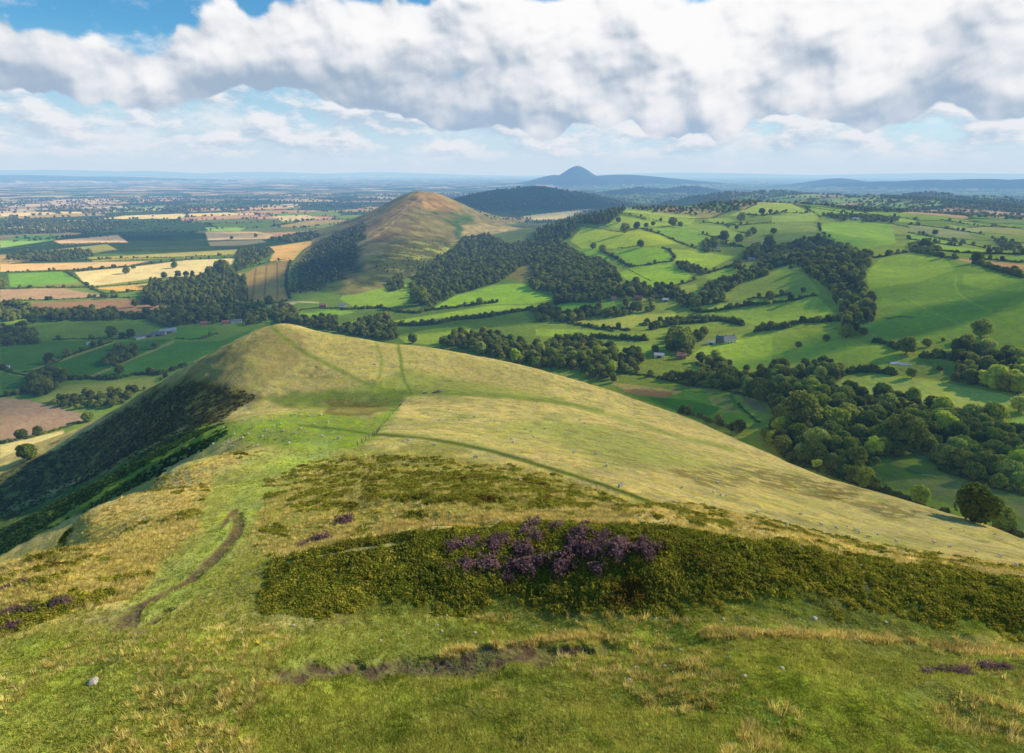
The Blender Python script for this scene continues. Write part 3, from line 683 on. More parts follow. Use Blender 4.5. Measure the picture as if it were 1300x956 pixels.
def foliage_mat(name, base, warm, transl=.22, rnd=.55):
    m, nt = new_mat(name); b = NB(nt)
    oi = b.n('ShaderNodeObjectInfo'); pos = b.n('ShaderNodeNewGeometry').outputs['Position']
    c = b.mix(b.m('MULTIPLY', oi.outputs['Random'], 1.0), tuple(base) + (1,), tuple(warm) + (1,))
    c = b.mix(1.0, c, oi.outputs['Color'], 'MULTIPLY')
    nn = b.noise(pos, .9, 3, .7); n2 = b.noise(pos, .05, 3, .6)
    k = b.m('MULTIPLY', b.m('MULTIPLY_ADD', nn, 1.5, .25), b.m('MULTIPLY_ADD', n2, .8, .6))
    k = b.m('MULTIPLY', k, b.m('MULTIPLY_ADD', b.m('FRACT', b.m('MULTIPLY', oi.outputs['Random'], 7.31)), rnd, 1 - rnd / 2))
    v = b.n('ShaderNodeVectorMath', {0: c}, operation='SCALE'); nt.links.new(k, v.inputs['Scale'])
    d = b.n('ShaderNodeBsdfDiffuse', {'Color': v.outputs[0]}); t = b.n('ShaderNodeBsdfTranslucent', {'Color': v.outputs[0]})
    mx = b.n('ShaderNodeMixShader', {0: transl, 1: d.outputs[0], 2: t.outputs[0]})
    o = b.n('ShaderNodeOutputMaterial'); nt.links.new(mx.outputs[0], o.inputs[0]); return m
def plain_mat(name, c, rough=.9, nscale=.8, var=.35):
    m, nt = new_mat(name); b = NB(nt)
    pos = b.n('ShaderNodeNewGeometry').outputs['Position']
    k = b.m('MULTIPLY_ADD', b.noise(pos, nscale, 5, .65), var * 2, 1 - var)
    rgb = b.n('ShaderNodeRGB'); rgb.outputs[0].default_value = tuple(c) + (1,)
    v = b.n('ShaderNodeVectorMath', {0: rgb.outputs[0]}, operation='SCALE'); nt.links.new(k, v.inputs['Scale'])
    p = b.n('ShaderNodeBsdfPrincipled', {'Base Color': v.outputs[0], 'Roughness': rough})
    o = b.n('ShaderNodeOutputMaterial'); nt.links.new(p.outputs[0], o.inputs[0]); return m
M_leaf = foliage_mat('leaves', (.185, .235, .034), (.32, .33, .055), .40, .8)
M_hedge = foliage_mat('hedge_leaves', (.135, .180, .032), (.21, .24, .045), .34)
M_bark = plain_mat('bark', (.10, .075, .055), .95, 2.0, .5)

# ------------------------------------------------------------------ woods, single trees and hedges, surveyed from the photo
WOODS = [  # crop, outline, spacing m, radius m, height ratio, kind, phrase
 ('C', [(0,440),(0,385),(120,340),(200,300),(330,265),(440,240),(475,262),(375,345),(300,350),(215,345),(180,420),(100,432)], 11, (5,7.5), 1.9, 'conifer', 'in the plantation on the spur crest'),
 ('C', [(0,440),(130,428),(200,500),(330,535),(400,570),(445,640),(400,685),(300,695),(100,690),(0,690)], 9, (5,7.5), 1.25, 'tree', 'in the wood below the green spur'),
 ('B', [(535,500),(550,450),(600,410),(690,350),(740,300),(830,292),(900,325),(940,370),(935,425),(880,465),(800,490),(700,520),(610,565),(545,545)], 10, (5,8), 1.2, 'tree', 'in the wood at the brown hill\'s foot'),
 ('B', [(900,330),(980,315),(1060,330),(1140,350),(1200,380),(1130,420),(1100,400),(1010,385),(930,420)], 10, (5,7.5), 1.2, 'tree', 'in the wood on the brown hill\'s saddle'),
 ('B', [(980,470),(1060,440),(1140,380),(1300,420),(1300,505),(1200,515),(1100,515),(1000,500)], 10, (5,7.5), 1.2, 'tree', 'in the wood below the green spur'),
 ('B', [(980,400),(1070,395),(1075,425),(1000,430)], 9, (4,6), 1.1, 'tree', 'in the wood below the green spur'),
 ('B', [(90,420),(180,330),(260,280),(350,250),(380,260),(335,320),(340,380),(300,430),(180,510),(90,510)], 15, (3,6), 1.0, 'tree', 'on the brown hill\'s shaded flank'),  # scrub packed denser to help darken the flank
 ('B', [(380,420),(520,380),(640,390),(600,420),(480,440)], 15, (1.5,3.6), 1.0, 'tree', 'on the brown hill\'s front slope'),
 ('B', [(420,360),(560,300),(700,330),(640,400),(440,440)], 24, (1.2,2.6), .9, 'tree', 'on the brown hill\'s front slope'),
 ('B', [(440,500),(470,450),(505,450),(510,490),(470,505)], 9, (4,6), 1.2, 'tree', 'in the clump on the pasture below the brown hill'),
 ('B', [(0,590),(60,555),(110,580),(130,640),(60,620)], 9, (5,7), 1.2, 'tree', 'in the belt below the brown hill'),
 ('B', [(130,610),(250,600),(270,655),(150,640)], 9, (5,7), 1.2, 'tree', 'in the belt behind the grassy summit'),
 ('B', [(400,600),(450,590),(490,680),(440,690),(270,660),(290,640)], 9, (5,7), 1.2, 'tree', 'in the belt behind the grassy summit'),
 ('B', [(640,700),(700,665),(800,660),(1000,720),(1080,690),(1200,700),(1300,740),(1300,850),(1180,800),(1000,790),(800,740)], 9, (5,7.5), 1.2, 'tree', 'in the wood behind the straw-coloured slope'),
 ('C', [(100,720),(240,715),(350,700),(420,670),(520,640),(600,690),(640,660),(720,700),(830,730),(860,690),(900,650),(940,640),(960,660),(930,740),(980,745),(800,780),(640,800),(480,800),(440,760),(240,750),(110,755)], 9, (5,7.5), 1.2, 'tree', 'in the wood round the red-roofed hamlet'),
 ('C', [(0,790),(60,760),(130,820),(300,790),(480,790),(480,820),(300,830),(150,850),(0,850)], 9, (5,7), 1.2, 'tree', 'in the belt below the red-roofed hamlet'),
 ('C', [(860,690),(940,640),(1000,650),(1080,600),(1180,575),(1200,610),(1080,640),(1000,690),(930,720)], 9, (5,7.5), 1.2, 'tree', 'in the belt between the spur pastures'),
 ('C', [(1010,570),(1060,530),(1100,470),(1210,455),(1300,470),(1300,550),(1200,590),(1120,560),(1050,590)], 10, (5,7.5), 1.2, 'tree', 'in the wood by the grey farm'),
 ('C', [(720,545),(790,550),(880,590),(870,615),(800,600),(740,575)], 9, (4,7), 1.2, 'tree', 'in the copse between the spur pastures'),
 ('C', [(860,440),(920,425),(950,460),(960,490),(870,490)], 9, (5,7), 1.2, 'tree', 'by the white cottage on the spur'),
 ('C', [(810,260),(900,215),(1000,180),(1200,190),(1140,240),(1000,285),(860,290)], 24, (6,9), 1.0, 'tree', 'on the far wooded edge'),
 ('C', [(470,265),(520,240),(800,265),(830,300),(700,290)], 20, (5,8), 1.0, 'tree', 'on the far wooded edge'),
 ('D', [(0,480),(150,430),(250,420),(300,435),(400,475),(510,515),(505,565),(470,600),(480,700),(545,800),(510,850),(430,850),(340,790),(300,700),(200,620),(140,560),(50,555),(0,560)], 8.5, (4.5,7), 1.35, 'tree', 'in the long hanging wood on the right spur'),
 ('D', [(380,850),(430,860),(480,920),(380,920)], 9, (5,7), 1.2, 'tree', 'in the long hanging wood on the right spur'),
 ('D', [(560,210),(640,185),(820,180),(920,205),(1300,228),(1300,262),(1000,235),(800,222),(650,215)], 16, (6,9), 1.2, 'tree', 'in the far belt under the blue ridge'),
 ('D', [(270,250),(440,265),(640,275),(960,250),(1300,275),(1300,290),(960,262),(660,285),(440,280)], 16, (5,8), 1.1, 'tree', 'in the far belt under the blue ridge'),
 ('D', [(250,300),(360,295),(560,310),(660,320),(640,335),(400,335)], 12, (5,7), 1.2, 'tree', 'round the far ridge farm'),
 ('D', [(700,450),(790,440),(860,470),(860,510),(720,490)], 10, (4,6.5), 1.1, 'tree', 'on the right spur\'s skyline hedge'),
 ('D', [(1130,420),(1250,440),(1290,490),(1200,480)], 14, (5,7), 1.1, 'tree', 'in the far right copse'),
 ('E', [(60,300),(120,235),(330,225),(410,285),(560,280),(680,250),(690,170),(780,165),(880,190),(860,245),(790,280),(900,305),(960,320),(1040,380),(1150,365),(1210,350),(1300,365),(1300,600),(1230,560),(1150,520),(1050,470),(930,440),(700,415),(560,385),(420,375),(300,405),(150,355),(60,345)], 8.5, (4.5,7.5), 1.15, 'tree', 'in the winding valley wood'),
 ('F', [(0,225),(80,225),(200,205),(290,225),(305,260),(230,300),(330,325),(400,345),(560,355),(660,400),(760,415),(880,440),(960,480),(1055,500),(1055,730),(900,680),(720,640),(650,610),(640,515),(560,555),(540,600),(430,600),(300,580),(280,640),(180,640),(60,590),(0,590)], 8, (4,7.2), 1.1, 'tree', 'in the wood beyond the straw-coloured slope'),
 ('F', [(0,590),(120,620),(280,600),(440,590),(440,620),(330,690),(420,700),(400,720),(200,680),(0,620)], 7, (2.5,4.5), 1.0, 'tree', 'in the scrub along the fenced slope edge'),
 ('F', [(740,190),(830,130),(920,180),(980,170),(1055,210),(1055,340),(960,320),(830,300),(760,220)], 9, (5,8), 1.15, 'tree', 'in the copse on the far right pasture'),
 ('A', [(530,550),(560,480),(620,470),(860,440),(915,455),(925,548),(700,555)], 10, (5,6.5), 1.9, 'tree', 'in the tall dark plantation by the stubble fields'),
 ('A', [(0,620),(0,560),(60,540),(110,570),(200,575),(330,575),(560,590),(640,560),(860,560),(920,545),(990,560),(1000,620),(900,640),(830,645),(740,625),(620,640),(560,610),(200,615),(120,600),(90,610)], 9.5, (5,7.5), 1.25, 'tree', 'in the belt across the plain'),
 ('A', [(0,650),(90,640),(130,660),(150,700),(0,710)], 10, (5,7.5), 1.2, 'tree', 'in the copse at the left green fields'),
 ('A', [(880,400),(900,350),(1010,345),(1030,360),(960,400),(890,430)], 10, (5,7), 1.3, 'tree', 'in the copse between the stubble fields'),
 ('A', [(1010,310),(1180,280),(1200,300),(1100,320)], 16, (5,8), 1.2, 'tree', 'in the copse between the stubble fields'),
 ('A', [(990,580),(1100,560),(1130,620),(1050,630)], 10, (5,7), 1.2, 'tree', 'in the belt below the brown hill'),
 ('A', [(20,385),(80,355),(340,350),(350,372),(230,392)], 15, (5,7), 1.2, 'tree', 'round the plain pond'),
 ('A', [(90,890),(120,850),(180,800),(250,820),(240,850),(160,900)], 9, (5,7.5), 1.2, 'tree', 'in the copse at the left green fields'),
 ('A', [(180,930),(260,900),(420,885),(560,870),(600,840),(760,750),(840,720),(700,830),(540,900),(440,935),(300,945)], 9, (4,6.5), 1.1, 'tree', 'in the belt under the shaded hillside'),
 ('A', [(390,780),(440,720),(500,715),(520,745),(430,790)], 9, (5,7), 1.2, 'tree', 'in the clump between the green fields'),
 ('G', [(0,620),(60,555),(240,460),(330,400),(400,395),(260,480),(120,560),(60,590)], 11, (4,6.5), 1.1, 'tree', 'in the belt under the shaded hillside'),
 ('A', [(0,290),(0,240),(100,235),(440,250),(440,275),(240,285)], 26, (6,9), 1.1, 'tree', 'in the far plain'),
]
SINGLES = [  # crop, x, base y, crown width, look, label or None
 ('F', 845, 865, 178, 'round', 'large round oak standing alone beside the fenced slope edge'),
 ('F', 872, 92, 85, 'round', 'lone dark tree on the far right pasture slope'),
 ('F', 100, 480, 170, 'round', None), ('F', 265, 490, 110, 'bright', 'tall yellow-green tree in the wood beyond the straw slope'),
 ('F', 550, 570, 175, 'round', 'broad dark oak on the edge of the pale clearing'), ('F', 610, 500, 85, 'bright', None),
 ('F', 1030, 410, 75, 'grey', 'grey-green tree on the pale pasture\'s right end'), ('F', 940, 450, 50, 'round', None),
 ('F', 40, 590, 80, 'round', None), ('F', 185, 570, 110, 'grey', None), ('F', 120, 600, 70, 'grey', None), ('F', 385, 490, 100, 'round', None),
 ('F', 460, 590, 90, 'round', None), ('F', 350, 630, 90, 'round', None), ('F', 310, 100, 65, 'round', None), ('F', 560, 165, 80, 'round', 'dark hedge tree above the pale pond'),
 ('F', 645, 135, 40, 'grey', None), ('F', 715, 112, 18, 'round', None), ('F', 700, 235, 28, 'round', None), ('F', 805, 280, 25, 'round', None), ('F', 765, 285, 45, 'round', None),
 ('F', 225, 112, 32, 'round', None), ('F', 110, 140, 30, 'round', None), ('F', 580, 265, 45, 'round', None), ('F', 780, 640, 90, 'round', None), ('F', 680, 620, 45, 'round', None),
 ('A', 422, 678, 46, 'round', 'dark tree left of the grey-roofed farm'), ('A', 255, 750, 34, 'round', None), ('A', 188, 772, 40, 'round', None), ('A', 585, 718, 30, 'round', None),
 ('A', 655, 415, 26, 'round', 'lone tree in the middle of the big stubble field'), ('A', 475, 436, 28, 'round', 'lone tree in the left part of the stubble field'), ('A', 617, 455, 26, 'round', None), ('A', 670, 450, 26, 'round', None), ('A', 700, 448, 24, 'round', None),
 ('A', 790, 448, 40, 'round', None), ('A', 838, 442, 64, 'round', None), ('A', 510, 562, 30, 'round', None), ('A', 577, 562, 34, 'round', None), ('A', 10, 490, 40, 'round', None), ('A', 125, 625, 46, 'round', 'tall bushy tree at the left end of the green field'),
 ('A', 460, 678, 24, 'round', None), ('A', 492, 676, 36, 'round', None), ('A', 395, 530, 26, 'round', None), ('A', 1010, 552, 34, 'round', None), ('A', 450, 810, 34, 'round', None), ('A', 870, 308, 14, 'round', None), ('A', 960, 300, 16, 'round', None), ('A', 502, 418, 18, 'round', None),
 ('G', 108, 545, 72, 'round', 'pale bare-edged tree at the hill foot on the far left'),
 ('B', 570, 555, 80, 'round', None), ('B', 795, 552, 30, 'round', 'lone tree in the hedge below the wide pasture'), ('B', 860, 545, 14, 'round', None), ('B', 545, 697, 40, 'round', None),
 ('C', 427, 337, 32, 'round', 'lone round tree on the spur crest pasture'), ('C', 520, 370, 40, 'round', None), ('C', 570, 362, 26, 'round', None), ('C', 605, 355, 26, 'round', None), ('C', 705, 355, 50, 'round', None), ('C', 745, 360, 30, 'round', None),
 ('C', 970, 430, 56, 'round', 'dark round tree in the upper spur pasture'), ('C', 1120, 400, 44, 'round', None), ('C', 1095, 412, 40, 'round', None), ('C', 1045, 445, 52, 'round', None), ('C', 1225, 396, 36, 'round', None), ('C', 1200, 460, 60, 'round', None), ('C', 297, 472, 34, 'round', None), ('C', 540, 468, 44, 'round', None), ('C', 345, 490, 44, 'round', None),
 ('C', 1035, 370, 22, 'round', None), ('C', 1165, 295, 36, 'round', None), ('C', 1210, 290, 24, 'round', None), ('C', 1205, 735, 50, 'round', None), ('C', 1060, 330, 50, 'round', None), ('C', 460, 395, 60, 'round', None),
 ('D', 1055, 545, 62, 'round', 'dark hedgerow tree at the end of the ploughed strip'), ('D', 870, 520, 34, 'round', None), ('D', 785, 480, 70, 'round', None), ('D', 970, 458, 20, 'round', None), ('D', 840, 400, 30, 'round', None), ('D', 95, 575, 22, 'round', None), ('D', 90, 715, 24, 'round', None), ('D', 160, 700, 30, 'round', None), ('D', 395, 910, 60, 'round', None),
 ('E', 940, 750, 70, 'round', 'round bush at the top corner of the fenced slope edge'), ('E', 1000, 770, 40, 'gold', 'yellowing bush beside the fenced slope edge'), ('E', 885, 640, 28, 'round', None), ('E', 950, 655, 44, 'round', None), ('E', 1010, 680, 46, 'round', None), ('E', 1190, 740, 80, 'round', None), ('E', 740, 590, 22, 'round', None), ('E', 780, 600, 24, 'round', None), ('E', 320, 420, 30, 'round', None), ('E', 265, 412, 34, 'round', None),
 ('E', 845, 215, 50, 'round', None), ('E', 750, 260, 120, 'round', None), ('E', 720, 135, 40, 'round', None),
]
HEDGES = [  # crop, line, thickness m, label
 ('A', [(280,428),(480,410),(700,384),(880,377)], 3, 'long hedge along the far side of the big stubble field'),
 ('A', [(0,432),(120,428),(260,424),(480,408)], 3, 'hedge between the two pale stubble strips at far left'),
 ('A', [(0,393),(250,388),(560,384)], 3, 'hedge along the top of the upper stubble strip'),
 ('A', [(330,490),(600,468),(740,455),(900,432)], 3.5, 'hedge between the stubble field and the orange strip'),
 ('A', [(240,428),(280,450),(318,475),(340,490)], 4, 'hedge on the right side of the bright green left field'),
 ('A', [(0,494),(120,490),(330,488),(400,515),(520,500)], 4, 'hedge below the bright green left field'),
 ('A', [(30,538),(200,535),(380,525),(500,528)], 3, 'hedge between the two brown ploughed strips'),
 ('A', [(0,345),(200,326),(440,320),(480,325)], 4, 'hedge over the pale olive strips at far left'),
 ('A', [(310,386),(440,380),(640,376),(880,366)], 3.5, 'hedge below the long olive strip'),
 ('A', [(330,372),(440,350),(640,348),(890,342)], 3.5, 'hedge above the long olive strip'),
 ('A', [(200,686),(300,682),(420,684),(500,680)], 2.5, 'low hedge left of the grey-roofed farm'),
 ('A', [(80,808),(150,800),(260,745),(360,712),(430,690)], 2.5, 'hedge slanting up the left green fields to the farm'),
 ('A', [(0,795),(60,812),(150,828),(170,835)], 3, 'dark hedge between the lower left green fields'),
 ('A', [(250,835),(330,830),(430,834),(510,815),(600,815),(700,780)], 5, 'thick hedge under the slanting green fields'),
 ('A', [(0,898),(60,892),(100,888)], 3, 'hedge above the left ploughed field'),
 ('A', [(660,680),(720,684),(760,680),(820,660)], 2.5, 'hedge right of the grey-roofed farm'),
 ('G', [(0,484),(120,460),(240,425),(300,405)], 3, 'hedge between the ploughed field and the straw strip'),
 ('A', [(915,440),(925,500),(930,545)], 4, 'hedge left of the striped stubble field'),
 ('A', [(1090,385),(1075,440),(1075,490),(1090,535)], 5, 'hedge at the foot of the brown hill by the striped field'),
 ('A', [(940,412),(1010,393),(1090,380)], 3, 'hedge over the striped stubble field'),
 ('A', [(940,545),(1000,552),(1080,540)], 3, 'hedge below the striped stubble field'),
 ('B', [(280,572),(350,568),(420,565),(480,578),(560,585),(600,575),(700,565),(780,552),(860,545)], 6, 'tall hedge winding below the wide bright pasture'),
 ('B', [(120,575),(190,566),(280,568)], 4, 'hedge on top of the small green field left of centre'),
 ('B', [(480,628),(560,630),(640,625),(700,610),(820,600),(900,585),(1000,570)], 7, 'tall hedge below the bright strip in the centre'),
 ('B', [(1000,580),(1060,592),(1130,590),(1200,582),(1300,590)], 7, 'tall hedge right of centre above the pale field'),
 ('B', [(1080,515),(1080,555),(1100,545),(1200,540)], 6, 'hedge over the small pasture below the wood'),
 ('B', [(1150,630),(1220,635),(1300,655)], 4, 'hedge below the pale field right of centre'),
 ('C', [(230,355),(300,365),(340,370),(430,385)], 2.2, 'thin dark hedge across the top spur pasture'),
 ('C', [(440,290),(560,310),(620,325),(680,335)], 2.2, 'thin hedge on the crest of the spur'),
 ('C', [(430,285),(560,298),(700,312),(820,318)], 2.0, 'upper thin hedge on the crest of the spur'),
 ('C', [(540,368),(640,395),(740,440),(800,462),(860,480),(960,487)], 4, 'long hedge slanting down the middle of the spur'),
 ('C', [(330,480),(370,500),(420,525),(450,545),(490,565),(520,560)], 5, 'bushy hedge down the left side of the spur pastures'),
 ('C', [(520,560),(570,555),(640,545),(700,540),(718,515),(690,480),(645,465)], 4, 'hedge looping round the mid-green spur pasture'),
 ('C', [(430,470),(500,462),(560,455)], 3, 'short hedge between two left spur pastures'),
 ('C', [(880,600),(960,577),(1010,560),(1060,535)], 5, 'hedge rising right below the pale-green spur field'),
 ('C', [(480,580),(520,600),(560,622),(600,640)], 1.6, 'faint low hedge in the lower spur pasture'),
 ('C', [(650,672),(720,662),(780,648),(830,630)], 3, 'hedge along the bottom of the spur pastures'),
 ('C', [(800,775),(880,762),(960,747),(990,742)], 3, 'hedge right of the hamlet wood, upper of two'),
 ('C', [(800,790),(850,800),(900,798),(1000,780),(1100,768),(1210,757)], 5, 'hedge right of the hamlet wood, lower of two'),
 ('C', [(1090,735),(1130,728),(1210,725),(1270,712)], 3, 'broken hedge across the right lit pasture'),
 ('C', [(160,855),(230,865),(330,888),(420,885),(480,895)], 4.5, 'hedge below the long pale strip in the valley'),
 ('C', [(540,868),(620,858),(700,850),(780,835),(860,830),(960,833),(1080,862)], 5.5, 'tall wavy hedge between valley pastures'),
 ('C', [(860,335),(960,345),(1060,350),(1160,342),(1240,338)], 3.5, 'hedge crossing the high pastures under the green dome'),
 ('C', [(1060,296),(1130,300),(1190,300),(1300,276)], 5, 'hedge round the base of the green dome'),
 ('C', [(1080,270),(1110,255),(1145,240)], 4, 'short hedge up the left side of the green dome'),
 ('C', [(930,440),(1010,455),(1080,465)], 4, 'hedge left of the grey farm'),
 ('C', [(860,395),(940,420),(1000,432)], 3, 'hedge under the lone round tree on the upper spur'),
 ('D', [(0,885),(90,865),(180,852),(260,850),(340,842),(400,850),(480,852)], 6, 'thick hedge at the foot of the hanging wood'),
 ('D', [(0,752),(80,745),(150,730),(235,715)], 4, 'hedge across the pasture left of the hanging wood'),
 ('D', [(0,722),(80,712)], 4, 'short bushy hedge at the left of the hanging wood'),
 ('D', [(500,522),(560,515),(620,503),(700,490)], 4, 'hedge above the smooth right-hand hill'),
 ('D', [(720,485),(800,500),(860,513),(960,525)], 4, 'skyline hedge of the smooth right-hand hill'),
 ('D', [(1040,545),(1100,565),(1160,582),(1230,600),(1300,622)], 6, 'dark hedge falling right under the ploughed strip'),
 ('D', [(240,345),(245,375),(270,400),(330,430)], 2.2, 'thin curved hedge on the far dome'),
 ('D', [(100,235),(180,265),(240,300),(255,320)], 3, 'hedge down the right side of the far dome'),
 ('D', [(0,295),(70,288),(120,290),(200,288)], 4, 'hedge crossing the far dome'),
 ('D', [(190,258),(260,268),(420,290),(640,308),(760,325)], 3, 'long far hedge above the light green strip'),
 ('D', [(700,388),(780,402),(860,418),(960,435)], 3, 'hedge over the right lit strips'),
 ('D', [(700,420),(780,432),(860,445),(960,460)], 3, 'hedge between the right lit strips'),
 ('D', [(860,422),(940,436),(1040,455),(1190,488)], 2.5, 'long thin hedge falling right across the lit strips'),
 ('D', [(860,480),(960,492),(1100,498),(1300,503)], 4, 'hedge below the right lit strips'),
 ('D', [(700,345),(860,362),(1000,383),(1100,400)], 3, 'hedge over the grey-green right strips'),
 ('D', [(860,320),(1000,345),(1150,360),(1300,365)], 3, 'hedge among the far right fields'),
 ('D', [(690,282),(800,272),(900,258)], 4, 'hedge on top of the far brown field'),
 ('D', [(1090,525),(1200,535),(1300,545)], 3, 'hedge beside the right ploughed strip'),
 ('E', [(100,205),(160,200),(240,208),(340,200),(450,207),(580,215)], 6, 'tall hedge across the valley left of the farm'),
 ('E', [(1130,168),(1200,160),(1300,148)], 6, 'tall hedge right of the white farmhouse'),
 ('E', [(590,160),(700,130),(860,120),(960,110),(1080,140)], 6, 'tall hedge behind the white farmhouse'),
 ('E', [(420,378),(560,395),(680,420),(800,450),(920,460),(1040,490),(1160,520)], 3, 'ditch-side hedge across the fern slope'),
 ('E', [(1040,540),(1090,590),(1150,640)], 1.6, 'thin hedge down the fern slope'),
 ('E', [(740,585),(820,600),(900,632),(990,660),(1060,692)], 3, 'broken scrub hedge on the brow of the straw slope'),
 ('F', [(0,605),(100,625),(200,655),(300,690),(420,730),(560,772),(660,808),(760,850),(900,890),(1055,930)], 2.6, 'long hedge and fence line below the straw slope'),
 ('F', [(310,245),(420,238),(520,252)], 5, 'hedge left of the pond corner'),
 ('F', [(620,180),(700,180),(760,190)], 5, 'hedge right of the pale pond'),
 ('F', [(430,112),(480,125),(540,150)], 5, 'hedge down to the dark pond tree'),
 ('F', [(700,648),(800,680),(920,720),(1055,755)], 3, 'dark ditch hedge below the right wood'),
]
HOUSE_AT = [('A',630,658),('A',598,668),('A',560,672),('A',528,680),('A',888,622),('A',848,624),('A',765,628),('B',280,562),('B',208,562),('C',402,740),('C',530,738),('C',668,742),('C',942,474),('C',1112,534),('E',1000,222),('E',948,222),('E',905,232),('E',636,298),('E',748,305),('D',430,322)]
def axial(x, y, z): return y * CP - z * SP
cells = {}
def roomy(x, y, s):
    k = (int(x // s), int(y // s))
    for i in (-1, 0, 1):
        for j in (-1, 0, 1):
            for (a, b) in cells.get((s, k[0] + i, k[1] + j), ()):
                if (a - x) ** 2 + (b - y) ** 2 < s * s: return False
    cells.setdefault((s, k[0], k[1]), []).append((x, y)); return True
TREES = []   # x, y, z, r, height ratio, kind, tone, phrase, label
TONES = {'round': ((.95,1,.9,1), 'dark green'), 'bright': ((1.9,1.9,1.2,1), 'yellow-green'), 'grey': ((1.5,1.55,1.9,1), 'grey-green'), 'gold': ((5.0,3.2,.6,1), 'yellowing'), 'mid': ((1.4,1.45,1.0,1), 'mid green'), 'conifer': ((.8,.9,.95,1), 'dark green')}
for crop, poly, sp_, (r0, r1), hr, kind, phrase in WOODS:
    P = T(crop, poly); x0, y0 = P.min(0); x1, y1 = P.max(0)
    n = int(min((x1 - x0) * (y1 - y0) * 4, 9000))
    qx, qy = rng.uniform(x0, x1, n), rng.uniform(y0, y1, n)
    ok = inside(qx, qy, P)
    for a, b in zip(qx[ok], qy[ok]):
        x, y, z, D, k = hit(a, b)
        if k == 1 or D > 9000: continue
        r = rng.uniform(r0, r1) * rng.choice([.55, .7, .85, .95, 1.1])
        tx, ty = project(x, y, z + r * hr)
        if not inside(np.array([tx]), np.array([ty + 1.0]), P)[0] and ty < b - 3 and rng.random() < .8: continue
        if not roomy(x, y, round(sp_ * .82, 2)): continue
        tone = 'conifer' if kind == 'conifer' else rng.choice(['round', 'round', 'round', 'mid', 'grey', 'bright'] if D < 750 else ['round', 'round', 'round', 'mid'])
        TREES.append((x, y, z, r, hr * rng.uniform(.9, 1.15), kind, tone, phrase, None))
for crop, cx_, cy_, wpx, tone, label in SINGLES:
    q = T(crop, [(cx_, cy_)])[0]; x, y, z, D, k = hit(*q)
    if k == 1 and crop != 'G' and not (label and 'oak' in label): continue
    r = wpx / 2 / CROPS[crop][2] * axial(x, y, z) / FPX * 1.02
    cells.setdefault(('s',), []).append((x, y))
    TREES.append((x, y, z, r, 1.12, 'tree', tone, 'standing apart in a pasture' if label is None else '', label))
# hedges: one object each
def bush_shape(seed, leaves=34):
    r = np.random.default_rng(seed)
    d = unit(r.normal(size=(leaves, 3))); d[:, 2] = np.abs(d[:, 2]) * 1.0
    P = d * (.75 + .3 * r.random(leaves))[:, None] * np.array([1, 1, 1.25]); P[:, 2] += .15
    a = leaf_quads(P, unit(d + r.normal(size=d.shape) * .5), np.full(leaves, .26), r)
    return join([a, core(.8, (0, 0, .35), (1, 1, 1.1), seed)])
BUSH = [bush_shape(900 + k) for k in range(6)]
hedge_objs = []
for crop, line, thick, label in HEDGES:
    P = T(crop, line); pts = []
    for (ax_, ay_), (bx_, by_) in zip(P[:-1], P[1:]):
        m_ = max(2, int(math.hypot(bx_ - ax_, by_ - ay_) / 1.0))
        for t in np.linspace(0, 1, m_, endpoint=False):
            x, y, z, D, k = hit(ax_ + (bx_ - ax_) * t, ay_ + (by_ - ay_) * t)
            if k != 1: pts.append((x, y))
    if len(pts) < 2: continue
    parts = []; o0 = None; far = np.hypot(*pts[0]); step = max(1.7, thick * .42, far * .0014)
    for (xa, ya), (xb, yb) in zip(pts[:-1], pts[1:]):
        L = math.hypot(xb - xa, yb - ya)
        if L > 150: continue
        m_ = max(1, int(L / step + rng.random()))
        for q in range(m_):
            if rng.random() < .04: continue
            t = rng.random(); x = xa + (xb - xa) * t + rng.normal() * thick * .16; y = ya + (yb - ya) * t + rng.normal() * thick * .16
            big = rng.random() < .10 + .10 * (thick > 4)
            r = thick * .5 * rng.uniform(.65, 1.15) * (1.7 if big else 1)
            parts.append((x, y, r, rng.uniform(.75, 1.15), rng.uniform(0, 6.28), int(rng.integers(6))))
            if rng.random() < .045 and far < 2600 and thick > 2: TREES.append((x, y, None, rng.uniform(3, 5.2), rng.uniform(1.1, 1.4), 'tree', rng.choice(['round', 'round', 'mid']), 'rising from a field hedge', None))
    if not parts: continue
    xs = np.array([p[0] for p in parts]); ys = np.array([p[1] for p in parts]); zs = ground(xs, ys)
    o0 = np.array([xs[len(xs) // 2], ys[len(ys) // 2], zs[len(zs) // 2]]); L = []
    for (x, y, r, h, a, s), zz in zip(parts, zs):
        V, F = BUSH[s]; c_, s_ = math.cos(a), math.sin(a)
        W_ = np.c_[(V[:, 0] * c_ - V[:, 1] * s_) * r, (V[:, 0] * s_ + V[:, 1] * c_) * r, V[:, 2] * r * h] + np.array([x, y, zz - .15]) - o0
        L.append((W_, F))
    V, F = join(L)
    o = link('hedge', make_mesh('hedge', V, F, M_hedge), loc=tuple(o0)); tag(o, label, 'hedge', 'hedges between the fields')
# keep trees off the houses and out of the view of them
HS = np.array([hit(*T(c_, [(a_, b_)])[0])[:2] for c_, a_, b_ in HOUSE_AT])
keepT = []
for t in TREES:
    v = np.array(t[:2]); D1 = np.hypot(*v); ok_ = True
    for h_ in HS:
        D2 = np.hypot(*h_); u_ = h_ / D2; al = v @ u_; la = abs(v[0] * u_[1] - v[1] * u_[0])
        if la < 13 + t[3] and D2 - 75 < al < D2 + 14: ok_ = False; break
    if ok_: keepT.append(t)
TREES = keepT
